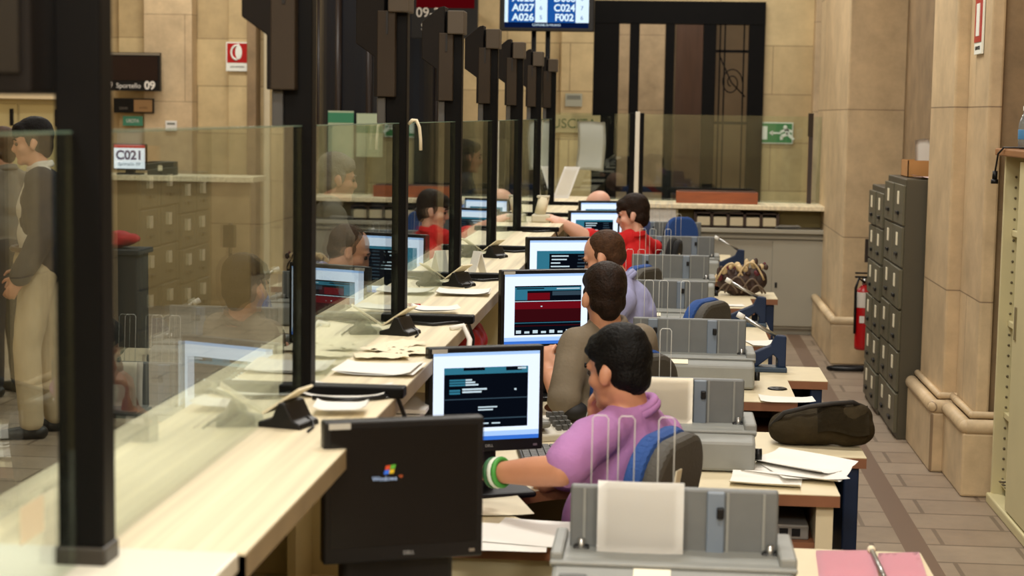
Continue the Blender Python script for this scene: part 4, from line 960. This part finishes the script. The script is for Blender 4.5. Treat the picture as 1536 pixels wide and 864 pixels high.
# ------------------------------------------------------------------ people
SK1 = M('skin_warm', (206, 150, 120), .5, nz=(9, .05)); SK2 = M('skin_tan', (196, 138, 106), .5, nz=(9, .06)); SK3 = M('skin_pink', (214, 164, 142), .5, nz=(9, .05))
HBLK = M('hair_black', (11, 9, 8), .6, nz=(40, .4), bump=(110, .35), spec=.15); HDBR = M('hair_dark_brown', (34, 22, 15), .6, nz=(40, .4), bump=(110, .35), spec=.15)
HBRN = M('hair_brown', (66, 44, 28), .6, nz=(40, .4), bump=(110, .35), spec=.15); HGRY = M('hair_grey', (120, 112, 102), .65, nz=(40, .3), bump=(110, .5))
EYEW = M('eye_dark', (40, 28, 22), .2)
def cloth(n, c, b=.12): return M(n, c, .85, nz=(7, .07), bump=(90, b))
LAV = cloth('lilac_cotton', (170, 118, 172)); BRNC = cloth('brown_knit', (116, 104, 86)); LVB = cloth('pale_blue_cotton', (150, 152, 192)); REDC = cloth('red_jersey', (196, 16, 20)); BLUC = cloth('blue_cotton', (70, 90, 150))
BEIG = cloth('beige_chino', (190, 172, 142)); DKJ = cloth('dark_navy_cloth', (26, 30, 42)); DTR = cloth('dark_trouser_cloth', (36, 36, 42)); GRC = cloth('grey_cloth', (110, 104, 96)); WHC = cloth('white_cotton', (214, 208, 198)); SHOE = M('shoe_leather', (30, 26, 24), .45)
V = Vector
def head_prims(xf, s=1.0):
    q = xf.to_3x3(); P = lambda *a: xf @ (V(a)*s)
    def e(c, r, rot=None): return ('e', P(*c), [a*s for a in r], (q @ rot) if rot else q)
    def c(a, ra, b_, rb): return ('c', P(*a), ra*s, P(*b_), rb*s)
    pr = [e((-.012, 0, .035), (.098, .077, .088)), e((.03, 0, -.02), (.062, .062, .080)), e((.035, 0, -.078), (.050, .049, .034)), e((.070, 0, -.097), (.024, .026, .018)),
          c((.088, 0, .008), .011, (.104, 0, -.026), .014), c((.098, -.010, -.031), .009, (.098, .010, -.031), .009),
          c((.078, -.04, .026), .012, (.088, 0, .024), .013), c((.078, .04, .026), .012, (.088, 0, .024), .013),
          e((.055, .040, -.022), (.03, .022, .026)), e((.055, -.040, -.022), (.03, .022, .026)),
          c((.084, -.02, -.058), .008, (.090, 0, -.057), .009), c((.084, .02, -.058), .008, (.090, 0, -.057), .009), c((.083, -.016, -.070), .008, (.083, .016, -.070), .008)]
    for sd in (-1, 1):
        r = Euler((0, R(-12), R(sd*22))).to_matrix()
        pr += [e((-.004, sd*.082, -.008), (.020, .010, .033), r), c((.008, sd*.076, -.012), .009, (-.002, sd*.076, -.032), .009)]
    return pr
def hair_prims(xf, style, s=1.0):
    q = xf.to_3x3(); P = lambda *a: xf @ (V(a)*s)
    def e(c, r): return ('e', P(*c), [a*s for a in r], q)
    def c(a, ra, b_, rb): return ('c', P(*a), ra*s, P(*b_), rb*s)
    pr = [e((-.026, 0, .047), (.100, .083, .092)), e((-.054, 0, -.012), (.060, .060, .072))]
    for sd in (-1, 1): pr += [c((.018, sd*.070, .028), .016, (.016, sd*.073, -.008), .010), e((-.045, sd*.048, -.015), (.045, .026, .042)), e((.03, sd*.045, .072), (.045, .034, .038))]
    if style == 'full': pr += [e((.035, 0, .095), (.055, .062, .035)), e((-.02, 0, .085), (.095, .078, .068)), c((.07, -.035, .075), .020, (.07, .035, .075), .020)]
    if style == 'fringe': pr += [e((.045, 0, .085), (.055, .066, .04)), e((-.02, 0, .075), (.10, .085, .075)), c((.082, -.04, .055), .020, (.082, .04, .055), .020), e((-.058, 0, -.040), (.046, .050, .052))]
    if style == 'long': pr += [e((.03, 0, .085), (.06, .066, .04)), e((-.065, 0, -.07), (.05, .08, .11)), e((-.03, .07, -.05), (.05, .03, .09)), e((-.03, -.07, -.05), (.05, .03, .09))]
    if style == 'crop': pr = [e((-.026, 0, .040), (.098, .0815, .090)), e((-.056, 0, -.005), (.058, .066, .066))] + [c((.012, sd*.072, .02), .010, (.012, sd*.073, -.008), .007) for sd in (-1, 1)]
    return pr
def hand_prims(w, d, pn, curl=.5, side=1, s=1.0):
    """wrist, direction, palm normal (the way the palm faces)"""
    w = V(w); d = V(d).normalized(); pn = V(pn); pn = (pn-d*pn.dot(d)).normalized(); a = d.cross(pn).normalized()*side
    q = Matrix((d, a, pn)).transposed()
    pr = [('e', w+d*.045*s, [.048*s, .040*s, .016*s], q), ('c', w-d*.01, .025*s, w+d*.02*s, .025*s)]
    for i, (off, ln) in enumerate(((-.029, .066), (-.010, .076), (.010, .071), (.028, .056))):
        b0 = w+d*.082*s+a*off*s; a1 = curl*.9; a2 = curl*1.9
        m1 = b0+(d*math.cos(a1)+pn*math.sin(a1))*ln*.52*s; m2 = m1+(d*math.cos(a2)+pn*math.sin(a2))*ln*.48*s
        pr += [('c', b0, .0092*s, m1, .0085*s), ('c', m1, .0085*s, m2, .0072*s)]
    t0 = w+d*.025*s-a*.030*s; t1 = t0+(d*.6-a*.75+pn*.3)*.040*s; t2 = t1+(d*.85-a*.15+pn*.45)*.030*s
    pr += [('c', t0, .014*s, t1, .0105*s), ('c', t1, .0105*s, t2, .008*s)]
    return pr
def limb(a, ra, b_, rb): return ('c', V(a), ra, V(b_), rb)
def person(label, base, yaw, J, skin, hair, shirt, trouser, hstyle='crop', hyaw=None, pitch=0, roll=0, sleeve=.8, slr=.016, hs=1.0, voxel=.0065, extras=None, eyes=True, shoes=True, group=None):
    root = thing('person', label, 'person', base, yaw, group)
    ty = J.get('ty', yaw); q = Matrix.Rotation(ty, 3, 'Z'); f = q @ V((1, 0, 0)); sd = q @ V((0, 1, 0))
    hx = Matrix.Translation(J['head']) @ Euler((0, 0, hyaw if hyaw is not None else yaw)).to_matrix().to_4x4() @ Matrix.Rotation(pitch, 4, 'Y') @ Matrix.Rotation(roll, 4, 'X')
    pel, che, nec = V(J['pelvis']), V(J['chest']), V(J['neck'])
    shL, shR = V(J['shL']), V(J['shR'])
    bulk = J.get('bulk', 1.0)
    mid = (pel+che)/2
    tilt = Matrix.Rotation(ty, 3, 'Z') @ Matrix.Rotation(math.atan2((che-pel).dot(f), (che-pel).z), 3, 'Y')
    torso = [('e', che, [.100*bulk, .148*bulk, .165], tilt), ('e', mid, [.108*bulk, .142*bulk, .165], tilt), ('e', pel, [.122*bulk, .160*bulk, .12], q),
             limb(shL, .046*bulk, shR, .046*bulk), limb(nec, .052, shL.lerp(nec, .25)-V((0, 0, .012)), .05), limb(nec, .052, shR.lerp(nec, .25)-V((0, 0, .012)), .05), limb(che, .12, nec-V((0, 0, .07)), .075)]
    up = hx.to_3x3() @ V((0, 0, 1))
    neckp = [limb(nec-V((0, 0, .03)), .058, V(J['head'])-up*.05-(hx.to_3x3() @ V((1, 0, 0)))*.012, .054)]
    arms = []; sl = []
    for S in 'LR':
        s_, e_, w_ = V(J['sh'+S]), V(J['el'+S]), V(J['wr'+S])
        ak = J.get('armk', 1); arms += [limb(s_, .047*ak, e_, .040*ak), limb(e_, .043*ak, e_.lerp(w_, .4), .041*ak), limb(e_.lerp(w_, .4), .041*ak, w_, .027*ak)]
        ends = J.get('slv'+S, sleeve)
        if ends <= 1: sl.append(limb(s_, .050+slr*.5, s_.lerp(e_, ends), .047+slr*.75))
        else: sl += [limb(s_, .050+slr*.5, e_, .043+slr*.5), limb(e_, .046+slr*.7, e_.lerp(w_, ends-1), .040+slr*.5 if ends < 1.7 else .034+slr*.4)]
        hd = J.get('hd'+S) or (w_-e_); pn = J.get('pn'+S) or V((0, 0, -1)); 
        arms += hand_prims(w_, hd, pn, J.get('curl'+S, .5), 1 if S == 'L' else -1, ak)
    legs = []; tr = []; shp = {}
    for S in 'LR':
        h_, k_, a_ = V(J['hip'+S]), V(J['kn'+S]), V(J['an'+S])
        legs += [limb(h_, .088, k_, .058), limb(k_, .056, k_.lerp(a_, .35), .056), limb(k_.lerp(a_, .35), .056, a_, .038)]
        tr += [limb(h_, .098, k_, .074), limb(k_, .074, k_.lerp(a_, .97), .062)]
        fd = J.get('fd', f); fl = V((a_.x, a_.y, .035)); shp[S] = [limb(fl-fd*.05, .036, fl+fd*.03, .040), limb(fl+fd*.03, .036, fl+fd*.15-V((0, 0, .008)), .026), limb(a_, .045, fl, .04)]
        legs += [limb(a_, .036, fl, .034), limb(fl-fd*.04, .03, fl+fd*.14, .022)]
    body = blob('body', torso+neckp+arms+legs+head_prims(hx, hs), skin, root, voxel, 3)
    if hair: blob('hair', hair_prims(hx, hstyle, hs), hair, root, .006, 9, wrinkle=.0016 if hstyle != 'crop' else .0008, wscale=55)
    sh = blob('shirt', [p if p[0] == 'e' else p for p in torso]+sl, shirt, root, .009, 3, grow=.008, wrinkle=.0075, wscale=13)
    cm = MB(); cx_ = nec+V((0, 0, .012)); axis = (V(J['head'])-nec).normalized(); tq = axis.to_track_quat('Z', 'Y').to_matrix()
    for rr, zz, tr_ in ((.064, -.006, .015), (.063, .006, .013)): cm.tube([root_local(root, cx_+tq @ V((rr*math.cos(a), rr*math.sin(a), zz))) for a in [2*PI*j/24 for j in range(24)]], tr_, shirt, 8, closed=True)
    cm.build('collar', sh)
    blob('trousers', tr+[('e', pel-V((0, 0, .01)), [.137*bulk, .178*bulk, .12], q)], trouser, root, .011, 3, grow=.004, wrinkle=.006, wscale=12)
    if shoes:
        for S in 'LR': blob('shoe', shp[S], SHOE, root, .009, 2, grow=.004)
    if eyes:
        for s_ in (-1, 1):
            em = MB(); em.sphere(root_local(root, hx @ (V((.083, s_*.031, .004))*hs)), .0105*hs, EYEW, 2); em.build('eye', root)
            if hair:
                bm_ = MB(); bm_.tube([root_local(root, hx @ (V(p)*hs)) for p in ((.083, s_*.052, .026), (.094, s_*.035, .034), (.098, s_*.014, .030))], .0045*hs, hair, 6); bm_.build('eyebrow', root)
    if extras: extras(root, J, hx)
    return root
def root_local(root, p):
    m = Matrix.Translation(root.location) @ root.rotation_euler.to_matrix().to_4x4()
    return m.inverted() @ V(p)
def seated_legs(J, pel, ty):
    q = Matrix.Rotation(ty, 3, 'Z'); f = q @ V((1, 0, 0)); s = q @ V((0, 1, 0)); pel = V(pel)
    for S, k in (('L', 1), ('R', -1)):
        h = pel+s*.085*k-V((0, 0, .02)); J['hip'+S] = h; kn = h+f*.40+s*.05*k; kn.z = .50; J['kn'+S] = kn; a = kn-f*.06; a.z = .09; J['an'+S] = a
    J['ty'] = ty
# --- man in lilac shirt
Y = 4.74
J = dict(head=at(927, 557, Y), neck=at(950, 619, Y+.02), chest=at(937, 706, Y+.02), pelvis=(-.17, Y+.02, .565), shL=at(893, 655, Y-.14), shR=at(994, 655, Y+.19),
         elL=at(842, 706, Y-.26), wrL=at(741, 709, Y-.14), elR=(-.33, Y+.24, .77), wrR=at(893, 636, Y+.16), pnL=V((.0, .0, -1)), curlL=.35, pnR=V((.9, -.3, .3)), hdR=V((-.1, -.25, .9)), curlR=.9, bulk=1.06)
seated_legs(J, J['pelvis'], R(150))
def ex(root, J, hx):
    d = (J['wrL']-J['elL']).normalized(); tq = d.to_track_quat('Z', 'Y').to_matrix()
    for i, m in enumerate((M('bracelet_green', (66, 148, 58), .5), M('bracelet_white', (214, 220, 206), .5), M('bracelet_dark_green', (34, 92, 48), .5))):
        c = J['wrL']-d*(.012+.014*(1-i)); b = MB(); b.tube([root_local(root, c+tq @ V((.036*math.cos(a), .036*math.sin(a), 0))) for a in [2*PI*j/18 for j in range(18)]], .0075, m, 8, closed=True); b.build('bracelet', root)
person('man in a lilac short sleeved shirt with black hair, arm stretched towards his monitor', (J['pelvis'][0], J['pelvis'][1], 0), R(150), J, SK2, HBLK, LAV, DTR, 'full', R(147), R(10), 0, .80, .014, extras=ex, hs=.89)
# --- man in brown
Y = 6.20
J = dict(head=at(906, 447, Y), neck=at(911, 492, Y+.03), chest=at(914, 562, Y+.04), pelvis=(-.19, Y, .565), shL=at(864, 516, Y-.05), shR=at(958, 512, Y+.14), elL=at(846, 598, Y-.13), wrL=at(822, 560, Y+.03),
         elR=at(978, 590, Y+.22), wrR=(-.2, Y+.46, .78), hdL=V((-.15, .3, .9)), pnL=V((.3, .9, 0)), curlL=1.1, curlR=.4, bulk=1.08, slvL=1.12, slvR=1.15)
seated_legs(J, J['pelvis'], R(118))
def ex(root, J, hx):
    b = MB(); b.sphere(root_local(root, J['elL']+V((.03, .0, -.04))), (.065, .055, .035), M('dark_elbow_patch', (18, 16, 16), .7), 3); b.build('dark_elbow_patch', root)
person('man in a brown pullover seen from behind, with his left forearm raised', (J['pelvis'][0], J['pelvis'][1], 0), R(118), J, SK1, HDBR, BRNC, DTR, 'fringe', R(112), R(4), 0, extras=ex, hs=.90)
# --- man in pale blue shirt
Y = 7.95
J = dict(head=at(906, 386, Y), neck=at(933, 424, Y), chest=at(946, 472, Y+.02), pelvis=(-.10, Y, .565), shL=at(934, 452, Y-.19), shR=at(938, 446, Y+.19), elL=at(897, 508, Y-.22), wrL=(-.52, Y-.08, .79), elR=(-.36, Y+.24, .82), wrR=(-.55, Y+.1, .79), bulk=1.06, slvL=1.8, slvR=1.8)
seated_legs(J, J['pelvis'], R(172))
person('man in a pale blue shirt with short brown hair, bent towards his screen', (J['pelvis'][0], J['pelvis'][1], 0), R(172), J, SK1, HBRN, LVB, DTR, 'crop', R(168), R(24), 0, hs=.95)
# --- person in red
Y = 11.35
J = dict(head=at(949, 323, Y), neck=at(952, 354, Y), chest=at(950, 396, Y), pelvis=(-.13, Y, .565), shL=at(915, 366, Y-.14), shR=at(980, 372, Y+.16), elL=at(876, 355, Y-.30), wrL=at(846, 336, Y-.34), armk=1.2, elR=(-.42, Y+.22, .84), wrR=(-.56, Y+.08, .79), hdL=V((-.8, .1, .35)), pnL=V((0, .3, -1)), curlL=.5, bulk=1.2)
seated_legs(J, J['pelvis'], R(160))
person('person in a red shirt with dark brown hair, reaching over the counter', (J['pelvis'][0], J['pelvis'][1], 0), R(160), J, SK3, HDBR, REDC, DTR, 'fringe', R(178), R(10), 0, .85, .012, hs=.98)
# --- person beyond the red shirt
Y = 13.05
J = dict(head=at(899, 311, Y), neck=at(922, 322, Y), chest=at(950, 340, Y), pelvis=(-.05, Y, .60), shL=at(926, 326, Y-.18), shR=at(926, 322, Y+.18), elL=(-.52, Y-.2, .88), wrL=(-.58, Y-.06, .80), elR=(-.52, Y+.2, .88), wrR=(-.58, Y+.08, .80), slvL=1.8, slvR=1.8)
seated_legs(J, J['pelvis'], R(180))
person('person in a blue shirt bent forward, mostly hidden behind the red-shirted person', (J['pelvis'][0], J['pelvis'][1], 0), R(180), J, SK3, None, BLUC, DTR, 'crop', R(180), R(35), 0, voxel=.009)
# --- customers standing beyond the glass
def standing(label, x, y, yaw, h, skin, hair, shirt, trouser, hs='crop', slv=1.8, extras=None, step=.0, shoes=True):
    k = h/1.74; q = Matrix.Rotation(yaw, 3, 'Z'); P = lambda a, b_, c: V((x, y, 0))+q @ V((a*k, b_*k, c*k))
    J = dict(head=P(.03, 0, 1.605), neck=P(-.01, 0, 1.47), chest=P(0, 0, 1.25), pelvis=P(0, 0, .97), shL=P(-.01, .175, 1.40), shR=P(-.01, -.175, 1.40), elL=P(-.02, .24, 1.12), elR=P(-.02, -.24, 1.12), wrL=P(.10, .24, .90), wrR=P(.10, -.24, .90),
             pnL=q @ V((0, -1, 0)), pnR=q @ V((0, 1, 0)), hipL=P(0, .09, .92), hipR=P(0, -.09, .92), knL=P(.02+step, .10, .49), knR=P(.02-step, -.10, .49), anL=P(step, .11, .085), anR=P(-step*1.6, -.11, .085), slvL=slv, slvR=slv, ty=yaw)
    return person(label, (x, y, 0), yaw, J, skin, hair, shirt, trouser, hs, yaw, R(6), 0, voxel=.009, extras=extras, shoes=shoes)
def ex(root, J, hx):
    f = (J['pelvis']-J['pelvis']); q = Matrix.Rotation(J['ty'], 3, 'Z')
    blob('jacket', [('e', J['chest']-q @ V((.035, 0, .03)), [.145, .21, .26], q), ('e', J['pelvis']-q @ V((.045, 0, -.06)), [.13, .205, .20], q)] + [limb(J['sh'+S], .09, J['el'+S], .076) for S in 'LR'] + [limb(J['el'+S], .074, J['el'+S].lerp(J['wr'+S], .97), .060) for S in 'LR'] + [limb(J['shL'], .085, J['shR'], .085)], DKJ, root, .012, 3, wrinkle=.006)
    b = MB(); b.tube([root_local(root, J['pelvis']+q @ V((.145*math.cos(a), .19*math.sin(a), .065))) for a in [2*PI*j/24 for j in range(24)]], .016, M('belt_leather', (70, 46, 30), .5), 6, closed=True); b.build('belt', root)
p = atz(62, 652, 0.0)
standing('man in beige trousers and dark jacket standing beyond the glass at the far left', p.x, p.y, R(200), 1.76, SK1, HBLK, WHC, BEIG, 'fringe', 1.8, ex, .05)
p = at(6, 190, 10.6); standing('brown-haired person standing behind the man in beige trousers', p.x, 10.6, R(150), 1.68, SK1, HBRN, GRC, DTR, 'fringe', 1.8, shoes=True)
standing('grey-haired person in grey standing beyond the glass between the second and third posts', -1.80, 9.3, R(20), 1.58, SK1, HGRY, GRC, DTR, 'full', 1.8)
standing('dark-haired person in dark clothes beyond the glass before the fifth post', -1.52, 13.1, R(15), 1.62, SK2, HBLK, DKJ, DTR, 'long', 1.8)
# ------------------------------------------------------------------ light
def area(x, y, z, sx, sy, w, col=(1, .96, .885)):
    l = bpy.data.lights.new('ceiling_and_fill_lamp', 'AREA'); l.shape = 'RECTANGLE'; l.size = sx; l.size_y = sy; l.energy = w; l.color = col
    o = bpy.data.objects.new('ceiling_and_fill_lamp', l); C.objects.link(o); o.location = (x, y, z); return o
for yy in (-2.0, 1.5, 5.5, 9.5, 13.5): area(-.2, yy, 4.7, 1.6, .5, 108)  # ceiling row; the lamp behind the camera is an added front fill
for yy, w_ in ((1, 28), (5.5, 28), (10, 40), (13.5, 75), (17.2, 80)): area(-4.8, yy, 4.7, 1.6, .6, w_)
for x, y, w_ in ((-1.4, -1.6, 225), (1.4, -1.2, 225), (-5, -1.6, 30)):  # unseen point lights added behind the camera to brighten surfaces facing it
    l = bpy.data.lights.new('front_fill', 'POINT'); l.energy = w_; l.shadow_soft_size = .3; l.color = (1, .96, .885)
    o = bpy.data.objects.new('front_fill', l); C.objects.link(o); o.location = (x, y, 3.7)
area(.4, 17.3, 4.7, 2.0, .5, 60); area(-.2, 20.8, 4.2, 1.6, .4, 55)  # the second is an unseen light added to brighten the passage strips
wd = bpy.data.worlds.new('world'); scn.world = wd; wd.use_nodes = True
wd.node_tree.nodes['Background'].inputs[0].default_value = (1, .95, .88, 1); wd.node_tree.nodes['Background'].inputs[1].default_value = .3
scn.view_settings.view_transform = 'Standard'; scn.view_settings.look = 'None'; scn.view_settings.exposure = 0.0; scn.view_settings.gamma = 1; scn.view_settings.use_curve_mapping = False
scn.cycles.use_denoising = True; scn.cycles.max_bounces = 10; scn.cycles.transparent_max_bounces = 24; scn.cycles.glossy_bounces = 5; scn.cycles.caustics_reflective = False; scn.cycles.caustics_refractive = False; scn.cycles.sample_clamp_indirect = 6
